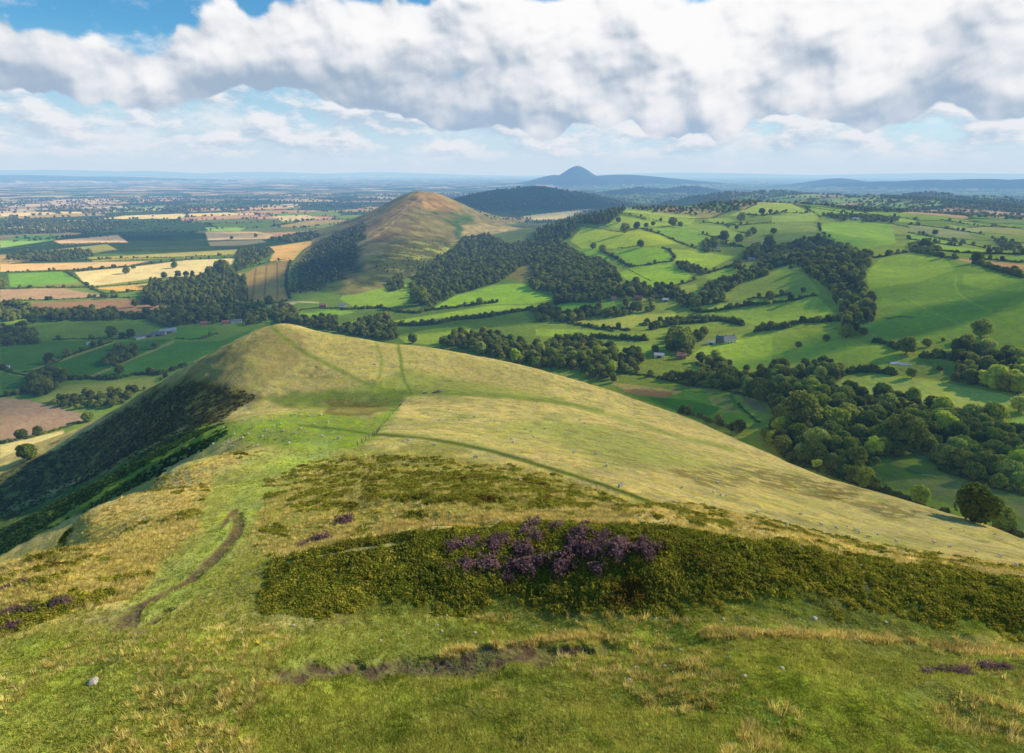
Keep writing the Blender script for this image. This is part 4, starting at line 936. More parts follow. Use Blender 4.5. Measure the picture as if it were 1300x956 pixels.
# fill missing heights
miss = [i for i, t in enumerate(TREES) if t[2] is None]
zz = ground([TREES[i][0] for i in miss], [TREES[i][1] for i in miss])
for i, z in zip(miss, zz): TREES[i] = TREES[i][:2] + (float(z),) + TREES[i][3:]
print('woods', len(TREES), time.time() - T0)

# ------------------------------------------------------------------ crowns and trunks
CROWN = [crown_shape(11 + k, 2600, .055, 11, 1.45, .18) for k in range(5)]
CONE = [crown_shape(71 + k, 1300, .075, 9, 1.7, .05, conic=.55) for k in range(2)]
CM = [make_mesh('crown', V, F, M_leaf) for V, F in CROWN]; KM = [make_mesh('crown', V, F, M_leaf) for V, F in CONE]
def trunk_mesh(seed):
    r = np.random.default_rng(seed); parts = []
    def limb(p, q, r0, r1):
        p, q = np.array(p), np.array(q); d = unit(q - p); s = unit(np.cross(d, [.3, .9, .2])); t = np.cross(d, s); n = 7
        a = np.linspace(0, 2 * math.pi, n, endpoint=False)[:, None]; ring = s * np.cos(a) + t * np.sin(a)
        V = np.concatenate([p + ring * r0, (p + q) / 2 + ring * (r0 + r1) * .46, q + ring * r1]); i = np.arange(n)
        F = np.concatenate([np.stack([i + k * n, (i + 1) % n + k * n, (i + 1) % n + (k + 1) * n, i + (k + 1) * n], -1) for k in (0, 1)])
        parts.append((V, F))
    limb((0, 0, -.08), (.02, .01, .5), .085, .055)
    for k in range(5):
        a = k * 1.26 + r.random() * .5
        limb((0, 0, .3 + .05 * k), (math.cos(a) * .4, math.sin(a) * .4, .75 + .08 * k), .04, .015)
    V, F = join(parts); return make_mesh('trunk', V, F, M_bark)
TM = [trunk_mesh(k) for k in range(2)]
xs = np.array([t[0] for t in TREES]); ys = np.array([t[1] for t in TREES]); zs = np.array([t[2] for t in TREES]); rs = np.array([t[3] for t in TREES]); hs = np.array([t[4] for t in TREES])
appar = rs / np.hypot(xs, ys) * 1000 * (1 + 5 * np.array([t[8] is not None for t in TREES]))
vis = seen(xs, ys, zs + rs * hs * .9)
order = [i for i in np.argsort(-appar) if vis[i]]
HERO = order[:300]; heroset = set(HERO)
for i in HERO:
    x, y, z, r, hr, kind, tone, phrase, label = TREES[i]
    root = bpy.data.objects.new('conifer' if kind == 'conifer' else 'broadleaf_tree', None); col.objects.link(root)
    root.empty_display_size = .2; root.location = (x, y, z - .1); root.rotation_euler = (0, 0, random.random() * 6.28); root.scale = (r, r, r * hr / 1.15)
    tc, tw = TONES[tone]
    cr = link('crown', (KM if kind == 'conifer' else CM)[random.randrange(2 if kind == 'conifer' else 5)], root); cr.color = tc
    link('trunk', TM[random.randrange(2)], root)
    size = 'small' if r < 4.3 else ('tall' if r > 6 else 'medium-sized')
    if label is None: label = f"{size} {tw} tree {phrase}"
    tag(root, label, 'tree', 'trees ' + (phrase if phrase else 'standing out singly in the valley'))
# ------------------------------------------------------------------ mass vegetation: instancers
def instancer(name, P, Rz, Sc, Ix, protos, label_kind='stuff', tilt=None, tint=None):
    me = bpy.data.meshes.new(name); me.vertices.add(len(P)); me.vertices.foreach_set('co', np.asarray(P, np.float32).ravel())
    rot = np.zeros((len(P), 3), np.float32); rot[:, 2] = Rz
    if tilt is not None: rot[:, :2] = tilt
    for nm, dt, arr, key in (('rot', 'FLOAT_VECTOR', rot, 'vector'), ('scl', 'FLOAT_VECTOR', np.asarray(Sc, np.float32), 'vector'), ('idx', 'INT', np.asarray(Ix, np.int32), 'value')):
        at = me.attributes.new(nm, dt, 'POINT'); at.data.foreach_set(key, arr.ravel())
    me.update(); o = link(name, me)
    g = bpy.data.node_groups.new(name, 'GeometryNodeTree')
    g.interface.new_socket('Geometry', in_out='INPUT', socket_type='NodeSocketGeometry'); g.interface.new_socket('Geometry', in_out='OUTPUT', socket_type='NodeSocketGeometry')
    N = g.nodes; gi, go = N.new('NodeGroupInput'), N.new('NodeGroupOutput')
    iop = N.new('GeometryNodeInstanceOnPoints'); jn = N.new('GeometryNodeJoinGeometry')
    for pr in reversed(protos):
        oi = N.new('GeometryNodeObjectInfo'); oi.transform_space = 'ORIGINAL'; oi.inputs['Object'].default_value = pr; oi.inputs['As Instance'].default_value = True
        g.links.new(oi.outputs['Geometry'], jn.inputs[0])
    def at(nm, t):
        a = N.new('GeometryNodeInputNamedAttribute'); a.data_type = t; a.inputs['Name'].default_value = nm; return a.outputs['Attribute']
    g.links.new(gi.outputs[0], iop.inputs['Points']); g.links.new(jn.outputs[0], iop.inputs['Instance']); iop.inputs['Pick Instance'].default_value = True
    g.links.new(at('idx', 'INT'), iop.inputs['Instance Index'])
    er = N.new('FunctionNodeEulerToRotation'); g.links.new(at('rot', 'FLOAT_VECTOR'), er.inputs[0]); g.links.new(er.outputs[0], iop.inputs['Rotation'])
    g.links.new(at('scl', 'FLOAT_VECTOR'), iop.inputs['Scale']); g.links.new(iop.outputs[0], go.inputs[0])
    md = o.modifiers.new('scatter', 'NODES'); md.node_group = g
    return tag(o, kind=label_kind)
def protos_from(meshes):
    """objects already standing in the scene that use these meshes"""
    out = []
    for m_ in meshes:
        c_ = [o for o in col.objects if o.data == m_]; c_.sort(key=lambda o: (round(o.color[0], 2) not in (.95, .8), round(o.color[0], 2) != 1.4)); out.append(c_[0])
    return out
rest = [i for i in range(len(TREES)) if i not in heroset]
# far plain hedgerow trees, by field edge
n = 900000
a = rng.uniform(-.84, .80, n); D = np.sqrt(rng.uniform(1500 ** 2, 9500 ** 2, n)); D = np.where(rng.random(n) < .5, 1500 * (9500 / 1500) ** rng.random(n), D)
x, y = D * np.sin(a), D * np.cos(a)
e, cidf, rt = field_lookup(x, y, D)
wd = fbm(x / 900, y / 500, 4, 77) > .17
keep = ((e < 5 + D * .0012) & (rng.random(n) < .5)) | (wd & (rng.random(n) < .10)) | (rng.random(n) < .002)
keep &= ~((a > -.05) & (D < 2500)) & ~((a < .1) & (D < 3400))
x, y, D, a = x[keep], y[keep], D[keep], a[keep]
z, k = height(x, y, True, False), None
ok = seen(x, y, z + 10) & ~((D < 2300) & (a > -.62)); ok &= ~((np.hypot(x + 350, y - 2500) < 900))
x, y, z, D = x[ok], y[ok], z[ok], D[ok]
if len(x) > 7500:
    s = rng.permutation(len(x))[:7500]; x, y, z, D = x[s], y[s], z[s], D[s]
r = rng.uniform(4, 7, len(x)) * np.clip(D / 3500, 1, 1.7)
P = np.r_[np.array([TREES[i][:3] for i in rest]), np.c_[x, y, z - .5]]
rr = np.r_[rs[rest], r]; hh_ = np.r_[hs[rest], rng.uniform(.8, 1.15, len(x))]
con = np.r_[np.array([TREES[i][5] == 'conifer' for i in rest]), np.zeros(len(x), bool)]
lp = [link('broadleaf_tree', m_) for m_ in ()]
print('stuff trees', len(P), 'far', len(x))
def crown_instancer(name, sel, meshes):
    protos = protos_from(meshes)
    instancer(name, P[sel], rng.uniform(0, 6.28, sel.sum()), np.c_[rr[sel], rr[sel], rr[sel] * hh_[sel] / 1.15], rng.integers(0, len(protos), sel.sum()), protos)
used = [m_ for m_ in CM if any(o.data == m_ for o in col.objects)]
crown_instancer('woodland', ~con, used)
ku = [m_ for m_ in KM if any(o.data == m_ for o in col.objects)]
if con.any():
    if not ku:
        i = next(i for i in rest if TREES[i][5] == 'conifer')
        root = bpy.data.objects.new('conifer', None); col.objects.link(root); root.location = TREES[i][:3]; root.scale = (rs[i], rs[i], rs[i] * hs[i] / 1.15)
        c_ = link('crown', KM[0], root); c_.color = TONES['conifer'][0]; link('trunk', TM[0], root)
        tag(root, 'dark green conifer in the plantation on the spur crest', 'tree'); ku = [KM[0]]
    crown_instancer('conifer_plantation', con, ku)
print('woodland', time.time() - T0)

# ------------------------------------------------------------------ moorland plants near the viewpoint
def tuft_shape(seed, blades, h, spread, w, lean=.5):
    r = np.random.default_rng(seed); a = r.uniform(0, 6.28, blades); d = np.c_[np.cos(a), np.sin(a), np.zeros(blades)]
    b0 = d * (spread * .5 * r.random(blades))[:, None]; hh = h * (.5 + .6 * r.random(blades))
    tip = b0 + d * (lean * hh * (.3 + r.random(blades)))[:, None]; tip[:, 2] = hh
    mid = b0 * .6 + tip * .4; mid[:, 2] = hh * .6
    s = np.c_[-np.sin(a), np.cos(a), np.zeros(blades)] * w
    V = np.stack([b0 - s, b0 + s, mid + s * .8, mid - s * .8, tip + s * .15, tip - s * .15], 1).reshape(-1, 3)
    i = np.arange(blades)[:, None] * 6
    F = np.concatenate([i + np.array([0, 1, 2, 3]), i + np.array([3, 2, 4, 5])]); return V, F
def shrub_shape(seed, leaves, size, flat=.75, upright=.4):
    r = np.random.default_rng(seed); d = unit(r.normal(size=(leaves, 3))); d[:, 2] = np.abs(d[:, 2])
    lob = 1 + .25 * np.sin(4 * np.arctan2(d[:, 1], d[:, 0]) + seed) 
    P = d * (lob * (.55 + .5 * r.random(leaves) ** .6))[:, None] * np.array([1, 1, flat])
    N = unit(d * .7 + r.normal(size=d.shape) * .7 + np.array([0, 0, upright]))
    return join([leaf_quads(P, N, np.full(leaves, size), r, 1.5), core(.62, (0, 0, 0), (1, 1, flat), seed)])
def moor_mat(name, low, high, tip=None, rnd=.7, patch=None, patch2=None):
    m, nt = new_mat(name); b = NB(nt)
    oi = b.n('ShaderNodeObjectInfo'); pos = b.n('ShaderNodeNewGeometry').outputs['Position']
    c = b.mix(oi.outputs['Random'], tuple(low) + (1,), tuple(high) + (1,))
    if patch is not None: c = b.mix(b.m('MULTIPLY', b.ramp(b.noise(pos, .22, 4, .6), .53, .70), .85), c, tuple(patch) + (1,))
    if patch2 is not None: c = b.mix(b.m('MULTIPLY', b.ramp(b.noise(b.n('ShaderNodeVectorMath', {0: pos, 1: (31, 7, 0)}, operation='ADD').outputs[0], .5, 4, .65), .50, .66), .8), c, tuple(patch2) + (1,))
    if tip is not None:
        g = b.n('ShaderNodeSeparateXYZ', {0: b.n('ShaderNodeTexCoord').outputs['Generated']}).outputs[2]
        f = b.m('MULTIPLY', b.ramp(g, .25, .75), b.ramp(b.noise(pos, 9.0, 3, .6), .33, .52))
        c = b.mix(f, c, tuple(tip) + (1,))
    k = b.m('MULTIPLY_ADD', b.noise(pos, .45, 4, .65), 1.2, .4)
    k = b.m('MULTIPLY', k, b.m('MULTIPLY_ADD', b.m('FRACT', b.m('MULTIPLY', oi.outputs['Random'], 13.7)), rnd, 1 - rnd / 2))
    v = b.n('ShaderNodeVectorMath', {0: c}, operation='SCALE'); nt.links.new(k, v.inputs['Scale'])
    d = b.n('ShaderNodeBsdfDiffuse', {'Color': v.outputs[0]}); t = b.n('ShaderNodeBsdfTranslucent', {'Color': v.outputs[0]})
    mx = b.n('ShaderNodeMixShader', {0: .42, 1: d.outputs[0], 2: t.outputs[0]}); o = b.n('ShaderNodeOutputMaterial'); nt.links.new(mx.outputs[0], o.inputs[0]); return m
M_grass = moor_mat('green_grass', C(156,166,58), C(204,194,98), patch=C(186,176,84), patch2=C(132,148,46))
M_straw = moor_mat('straw_grass', C(208,186,94), C(238,216,138), patch=C(150,146,70))
M_bil = moor_mat('bilberry_leaves', C(126,132,42), C(186,174,68), rnd=.45, patch=C(112,80,36), patch2=C(136,142,48))
M_hea = moor_mat('heather_flowers', (.075, .055, .04), (.12, .075, .06), (.31, .175, .19), .5)
M_brk = moor_mat('bracken', C(62,88,36), C(84,112,46))
M_heath = moor_mat('dark_heath', C(74,74,36), C(92,90,44), rnd=.3)
def plant_proto(name, V, F, mat, px, py, s, label, cat, part, group=None):
    """a plant of its own in the scene, whose mesh the mass plants share"""
    x, y, z, D, k = hit(px, py)
    o = link(name, make_mesh(name, V, F, mat), loc=(x, y, z)); o.scale = (s, s, s)
    return tag(o, label, cat, group, None if label else 'stuff')
G1 = [plant_proto('grass_tuft', *tuft_shape(300 + k, 24, .09, .34, .010, .8), M_grass, 700 + 60 * k, 850, 1, None, None, None, None) for k in range(3)]
G2 = [plant_proto('straw_tuft', *tuft_shape(320 + k, 30, .24, .36, .010, .6), M_straw, 60 + 40 * k, 690, 1, None, None, None, None) for k in range(3)]
G3 = [plant_proto('bilberry_shrub', *shrub_shape(340 + k, 80, .11), M_bil, 620 + 60 * k, 725, .3, 'low olive bilberry shrub on the dark bank', 'shrub', None, 'bilberry shrubs on the bank') for k in range(3)]
G4 = [plant_proto('bracken_frond', *shrub_shape(360 + k, 60, .16, .8), M_brk, 210 + 10 * k, 590, .7, 'green bracken clump on the shaded left slope', 'fern', None, 'bracken clumps on the shaded slope') for k in range(2)]
G5 = [plant_proto('heath_shrub', *shrub_shape(380 + k, 70, .12), M_heath, 200 + 30 * k, 520, .8, 'low dark heath shrub on the shaded slope below the summit', 'shrub', None, 'dark heath shrubs on the shaded slope') for k in range(2)]
n = 520000
a = rng.uniform(-.98, .98, n); D = 13 * (620 / 13) ** rng.random(n)          # denser near the viewpoint
x, y = D * np.sin(a), D * np.cos(a); z = ground(x, y); px, py = project(x, y, z)
ok = seen(x, y, z + .4) & (px > -60) & (px < 1360) & (py > 330)
x, y, z, px, py, D = [v[ok] for v in (x, y, z, px, py, D)]
def inpoly(p, jit=6):
    nx = fbm(x / 2.2, y / 2.2, 4, 9) * jit; return inside(px + nx, py + nx * .6, np.array(p, float))
NLJ = fbm(x * .8, y * .8, 4, 93)
def near_line(p, w): return seg_dist(px, py, smooth_poly(p), False) < w * (1 + 1.5 * NLJ)
bank = inpoly(bank_poly, 9) & ~near_line([(1083,700),(1094,722),(1102,752)], 6) & ~near_line([(1094,716),(1180,733),(1300,749)], 2.5) & ~near_line([(360,706),(440,683),(560,662),(680,655),(800,660)], 4) & ~near_line([(340,720),(420,703),(520,687)], 2.5)
paths = (bare(x, y) > .25 + .5 * rng.random(len(x))) | near_line([(284,668),(292,655),(300,648)], 5) | near_line([(110,790),(150,785),(180,800)], 6)
turf = inpoly([(-300,1200),(-300,830),(-60,812),(20,790),(110,766),(170,785),(316,790),(500,781),(700,780),(950,786),(1090,796),(1300,818),(1600,850),(1600,1200)], 5)
grnp = inpoly([(270,600),(340,570),(420,565),(400,590),(330,620),(300,680),(250,720),(190,750),(200,720),(250,670)], 6)
leftm = inpoly([(-300,960),(0,715),(110,655),(200,606),(290,575),(350,575),(330,620),(280,650),(240,700),(180,755),(100,775),(0,812)], 5) & ~grnp
upper = inpoly([(340,610),(420,578),(540,578),(700,600),(800,640),(860,662),(700,655),(560,660),(430,690),(350,712),(320,690)], 8)
mound = inpoly([(455,606),(600,598),(740,628),(700,648),(560,640),(470,642)], 8)
right_upper = inpoly([(800,640),(880,640),(1000,665),(1100,690),(1300,720),(1300,738),(1095,712),(1000,694),(860,668)], 5)
pathside = inpoly([(200,690),(290,640),(350,690),(350,790),(170,800),(150,780)], 6)
brack = inpoly([(-260,800),(0,655),(130,600),(225,552),(285,538),(290,552),(240,580),(195,608),(60,672),(-100,760)], 3) & (D > 150)
clump = fbm(x / 1.6, y / 1.6, 4, 15); clump2 = fbm(x / 5.0, y / 5.0, 3, 16)
rnd = rng.random(len(x)); dens_ = np.clip((D / 24), .25, 1)
strawband = near_line([(360,706),(440,683),(560,662),(680,655),(800,660)], 6)
bankfade = np.clip((776 + 34 * fbm(x / 3, y / 3, 4, 19) + 12 * fbm(x / .9, y / .9, 3, 29) - py + np.clip(px - 950, 0, 400) * .085) / 52, 0, 1) * np.clip((px - 318 + 30 * fbm(x / 2, y / 2, 3, 23)) / 60, 0, 1)
sel3 = ~paths & ((bank & (rnd < .9 * bankfade) & ((clump > -.38) | (rnd < .3))) | (upper & (clump > .10) & (clump2 > -.2) & (rnd < .55)) | (mound & (clump > -.12) & (rnd < .7)) | (leftm & (clump2 > .08) & (clump > .05) & (rnd < .45)) | (right_upper & (clump > .15) & (rnd < .5)))
sel2 = ~paths & ~sel3 & ((leftm & (rnd < .42)) | (strawband & (rnd < .9)) | (upper & (rnd < .25)) | (right_upper & (rnd < .25)) | (turf & (clump2 > .12) & (rnd < .06)) | (turf & near_line([(900,806),(1040,806),(1160,815),(1310,832)], 5) & (rnd < .6)) | (turf & near_line([(560,832),(620,822),(700,812),(760,808)], 4) & (rnd < .5)))
sel1 = ~paths & ~sel3 & ~sel2 & (((turf | bank) & (rnd < .5)) | (grnp & (rnd < .3)) | (upper & (rnd < .35)) | (pathside & (rnd < .4)))
sel5 = inpoly([(-80,680),(0,612),(110,548),(190,500),(250,485),(330,500),(280,535),(230,552),(130,600),(0,665)], 4) & (D > 200) & (rnd < .5)
sel4 = brack & (rnd < .75) & ~near_line([(66,668),(120,634),(190,590),(240,562),(290,538)], 4)
for nm, sel, pro, s0, s1, far in (('bilberry', sel3, G3, .13, .28, 50), ('straw_grass', sel2, G2, .6, 1.15, 70), ('green_grass', sel1, G1, .6, 1.2, 60), ('bracken', sel4, G4, .35, .7, 400), ('dark_heath', sel5, G5, .4, .8, 900)):
    q = np.nonzero(sel & (D < ({'bracken': 330, 'dark_heath': 620}.get(nm, 115))))[0]
    if len(q) > 60000: q = rng.permutation(q)[:60000]
    s = rng.uniform(s0, s1, len(q)) * np.clip(D[q] / far, 1, 2)
    instancer(nm, np.c_[x[q], y[q], z[q] - .03], rng.uniform(0, 6.28, len(q)), np.c_[s, s, s * rng.uniform(.7, 1.3, len(q))], rng.integers(0, len(pro), len(q)), pro)
    print(nm, len(q))
# heather, bush by bush
HEA = [(420, 600, [(460,268,64),(520,258,64),(545,245,44),(610,262,74),(640,245,60),(720,275,74),(740,218,64),(775,240,54),(760,190,60),(590,332,86),(510,342,64),(680,345,74),(740,335,94),(790,318,60),(440,350,44),(670,388,54),(870,332,104),(940,218,64),(930,268,94),(980,285,84),(1010,252,64),(1075,285,94),(1095,262,60),(1180,278,94),(1000,348,64),(960,192,44),(1030,228,48),(905,245,50),(60,170,50),(40,180,50),(850,200,60)], 'on the dark bank'),
       (0, 600, [(210,485,50),(245,480,44),(120,512,44),(90,516,40),(60,512,40),(30,520,44),(45,572,50),(20,585,44),(20,432,36),(80,405,36),(1210,245,60),(1180,250,50),(1130,270,40)], 'in the straw grass at the left edge'),
       (860, 600, [(940,742,44),(1000,742,50),(1040,745,44),(1080,742,50),(1160,722,50),(1200,726,44),(1235,728,40)], 'on the turf at the lower right')]
HM = [make_mesh('heather_bush', *shrub_shape(500 + k, 420, .055, .8, .8), M_hea) for k in range(4)]
for ox, oy, L, where in HEA:
    for hx, hy, w in L:
        x_, y_, z_, D_0, k_ = hit(ox + hx / 2.9545, oy + (hy + w * .2) / 2.9545)
        r = w / 2 / 2.9545 * axial(x_, y_, z_) / FPX * 1.25
        o = link('heather_bush', HM[random.randrange(4)], loc=(x_, y_, z_ - .05)); o.scale = (r, r, r * random.uniform(.8, 1.1)); o.rotation_euler = (0, 0, random.random() * 6.28)
        size = 'large' if w > 80 else ('small' if w < 50 else 'medium-sized')
        tag(o, f'{size} purple heather bush {where}', 'heather', 'heather bushes ' + where)
print('moor', time.time() - T0)

# ------------------------------------------------------------------ rocks
M_rock = plain_mat('grey_stone', (.46, .40, .31), .9, 6.0, .5); M_rockd = plain_mat('dark_stone', (.10, .085, .07), .95, 3.0, .5)
def rock_mesh(seed, mat):
    r = random.Random(seed); bm = bmesh.new(); bmesh.ops.create_icosphere(bm, subdivisions=2, radius=1)
    for _ in range(7):
        n_ = unit(np.array([r.gauss(0, 1), r.gauss(0, 1), r.gauss(0, .8)])); h = r.uniform(.55, .85)
        for v in bm.verts:
            p = np.array(v.co); d = p @ n_
            if d > h: v.co = p - n_ * (d - h)
    for v in bm.verts: v.co.z *= .62; v.co *= 1 + r.uniform(-.04, .04)
    me = bpy.data.meshes.new('rock'); bm.to_mesh(me); bm.free(); me.materials.append(mat); return me
RM = [rock_mesh(k, M_rock) for k in range(5)]; RD = [rock_mesh(40 + k, M_rockd) for k in range(3)]
ROCKS = [(420,600,[(435,535,14),(400,573,12),(416,592,14),(372,556,9),(770,578,12),(840,590,16),(1058,706,18),(1145,732,26),(1190,716,14),(1252,726,16),(1283,752,14),(1230,742,10),(185,630,14),(540,602,18),(1050,470,14),(1272,548,12),(530,572,9),(1120,778,30),(1228,655,14),(290,605,10),(712,32,20)],'on the foreground turf below the bank'),
         (0,600,[(352,778,50),(702,592,14),(1100,572,18),(998,640,14),(695,681,14),(577,746,14),(515,660,10),(905,600,14),(780,602,10),(1090,615,10),(1130,590,10)],'on the turf near the dirt path'),
         (860,600,[(515,545,24),(10,665,14),(252,762,22),(392,733,26),(200,690,18),(172,550,16),(780,565,16),(690,350,18),(700,372,16),(205,782,12)],'on the lower right turf')]
for ox, oy, L, where in ROCKS:
    for hx, hy, w in L:
        x_, y_, z_, D_0, k_ = hit(ox + hx / 2.9545, oy + (hy + w * .25) / 2.9545); r = w / 2 / 2.9545 * axial(x_, y_, z_) / FPX * .95
        o = link('rock', RM[random.randrange(5)], loc=(x_, y_, z_ + r * .12)); o.scale = (r,) * 3; o.rotation_euler = (0, 0, random.random() * 6.28)
        tag(o, f"{'large' if w > 24 else 'small' if w < 15 else 'medium-sized'} grey rock {where}", 'rock', 'grey rocks ' + where)
for k, (px_, py_) in enumerate([(398,857),(412,853),(425,856),(440,850),(452,857),(470,852),(488,850),(505,853),(520,848),(537,851),(556,849),(575,846),(590,849),(610,843),(430,862),(460,861),(600,850),(640,842),(178,778),(190,768),(205,760),(222,750),(240,738),(170,786)]):
    x_, y_, z_, D_0, k_ = hit(px_ + random.uniform(-3, 3), py_); r = random.uniform(.05, .11)
    o = link('stone', RD[k % 3], loc=(x_, y_, z_)); o.scale = (r,) * 3; o.rotation_euler = (0, 0, random.random() * 6.28)
    w_ = 'in the eroded earth scar at the bottom' if k < 18 else 'on the bare dirt path'
    tag(o, 'small dark stone ' + w_, 'stone', 'dark stones ' + w_)
for px_, py_, w, label in [(556,498,18,'dark rock outcrop at the fence corner on the saddle'),(540,499,9,'smaller dark rock left of the saddle outcrop'),(519,560,9,'grey boulder cluster beside the dark hill track'),(513,561,6,'small boulder left of the cluster by the dark track'),(525,559,6,'small boulder right of the cluster by the dark track'),(661,610,8,'pale flat boulder on the moor above the straw band'),(242,570,7,'grey rock on the edge of the bracken slope'),(252,571,5,'small grey rock on the edge of the bracken slope'),(402,466,5,'dark rock on the grassy summit slope'),(475,463,5,'small dark rock between the grassy tracks')]:
    x_, y_, z_, D_0, k_ = hit(px_, py_); r = w / 2 * axial(x_, y_, z_) / FPX
    o = link('boulder', (RD if 'dark' in label[:12] else RM)[random.randrange(3)], loc=(x_, y_, z_)); o.scale = (r, r * .7, r * .6); o.rotation_euler = (0, 0, random.uniform(-.3, .3)); tag(o, label, 'boulder')
# ------------------------------------------------------------------ sheep
def sheep_mesh():
    bm = bmesh.new()
    me = bpy.data.meshes.new('sheep_bones')
    vs = [(0,0,.62),(.30,0,.64),(-.34,0,.62),(.50,0,.72),(.64,0,.80),(.80,0,.70),
          (.27,.13,.42),(.28,.13,.22),(.28,.13,.01),(.27,-.13,.42),(.28,-.13,.22),(.28,-.13,.01),
          (-.34,.14,.44),(-.40,.14,.24),(-.36,.14,.01),(-.34,-.14,.44),(-.40,-.14,.24),(-.36,-.14,.01),(-.58,0,.56),(-.62,0,.40),(.62,.10,.86),(.62,-.10,.86)]
    es = [(0,1),(0,2),(1,3),(3,4),(4,5),(1,6),(6,7),(7,8),(1,9),(9,10),(10,11),(2,12),(12,13),(13,14),(2,15),(15,16),(16,17),(2,18),(18,19),(4,20),(4,21)]
    rad = [.29,.26,.29,.17,.12,.06,.10,.045,.04,.10,.045,.04,.12,.05,.04,.12,.05,.04,.07,.04,.03,.03]
    me.from_pydata(vs, es, []); o = bpy.data.objects.new('sheep_bones', me); col.objects.link(o)
    sk = o.modifiers.new('skin', 'SKIN'); 
    for v, r in zip(me.skin_vertices[0].data, rad): v.radius = (r, r)
    me.skin_vertices[0].data[0].use_root = True
    sd = o.modifiers.new('sub', 'SUBSURF'); sd.levels = 1; sd.render_levels = 1
    dg = bpy.context.evaluated_depsgraph_get(); out = bpy.data.meshes.new_from_object(o.evaluated_get(dg)); bpy.data.objects.remove(o); out.name = 'sheep'
    m, nt = new_mat('fleece'); b = NB(nt)
    g = b.n('ShaderNodeSeparateXYZ', {0: b.n('ShaderNodeTexCoord').outputs['Object']})
    f = b.m('MAXIMUM', b.ramp(g.outputs[0], .58, .64), b.m('SUBTRACT', 1.0, b.ramp(g.outputs[2], .24, .34)))
    c = b.mix(f, (.58, .55, .47, 1), (.22, .19, .16, 1)); d = b.n('ShaderNodeBsdfDiffuse', {'Color': c}); oo = b.n('ShaderNodeOutputMaterial'); nt.links.new(d.outputs[0], oo.inputs[0])
    out.materials.clear(); out.materials.append(m)
    for p in out.polygons: p.use_smooth = True
    return out
SM = sheep_mesh()
flock = [(G_, 'on the green saddle') for G_ in [tuple(T('G', [q])[0]) for q in [(840,425),(905,472),(912,470),(948,474),(945,492),(853,482),(842,490),(878,500),(800,492),(985,460),(968,492),(940,398),(948,425),(915,398),(1060,388),(1095,380),(1128,380),(1110,375),(1055,413),(1028,422),(1180,383),(1178,415),(1130,432),(1150,445),(1105,450),(1270,468),(1085,487),(1245,436),(1205,378),(1230,405),(930,450),(1000,440),(1040,470),(985,400),(1065,440),(1210,460),(880,455),(1020,395),(1160,380)]]]
flock += [((360 + a / 2.9545, 400 + b / 2.9545), 'on the straw-coloured slope') for a, b in [(565,492),(640,378),(660,395),(855,470),(862,480),(905,432),(930,440),(1170,524),(1212,570),(940,462),(715,385),(545,380),(585,398),(620,358),(1110,400),(1130,408),(1020,372),(525,292),(666,303),(800,440),(1060,465),(720,540),(1262,650),(1090,520),(980,430),(450,180),(398,185),(335,245)]]
flock += [((860 + a / 2.9545, 600 + b / 2.9545), 'on the right-hand slope') for a, b in [(68,28),(135,77),(162,88),(183,90),(15,62),(150,42),(540,200),(595,212),(635,205),(680,230),(750,236),(668,218),(960,265),(1075,222),(1020,282),(1280,258),(1270,355),(1210,318),(1190,235),(300,152),(410,205),(820,262),(1120,300),(460,160),(715,245),(1025,215)]]
for i, ((px_, py_), where) in enumerate(flock):
    x_, y_, z_, D_0, k_ = hit(px_, py_)
    o = link('sheep', SM, loc=(x_, y_, z_)); o.rotation_euler = (0, 0, random.random() * 6.28); s = random.uniform(.9, 1.1) * (.52 if 'right' in where else .72); o.scale = (s,) * 3
    tag(o, 'white sheep grazing ' + where, 'sheep', 'sheep grazing ' + where)
# ------------------------------------------------------------------ buildings
M_white = plain_mat('white_render', (.72, .70, .66), .8, .5, .12); M_brick = plain_mat('red_brick', (.30, .15, .10), .9, 2.0, .3); M_stone = plain_mat('pale_stone', (.42, .38, .32), .9, 1.0, .3)
M_slate = plain_mat('grey_slate', (.16, .17, .19), .7, 1.5, .25); M_tile = plain_mat('red_tile', (.34, .14, .09), .85, 2.0, .3); M_sheet = plain_mat('grey_sheet_metal', (.40, .42, .45), .5, .6, .15)
M_glass = plain_mat('dark_window_glass', (.03, .035, .04), .15, .5, .1); M_door = plain_mat('painted_door', (.10, .07, .05), .6, 1, .2); M_red = plain_mat('red_paint', (.55, .03, .02), .5, 1, .1)
def boxes(L):
    out = []
    for (x0, y0, z0, x1, y1, z1) in L:
        V = np.array([(x, y, z) for x in (x0, x1) for y in (y0, y1) for z in (z0, z1)], float)
        F = np.array([(0,1,3,2),(4,6,7,5),(0,4,5,1),(2,3,7,6),(0,2,6,4),(1,5,7,3)]); out.append((V, F))
    return join(out)
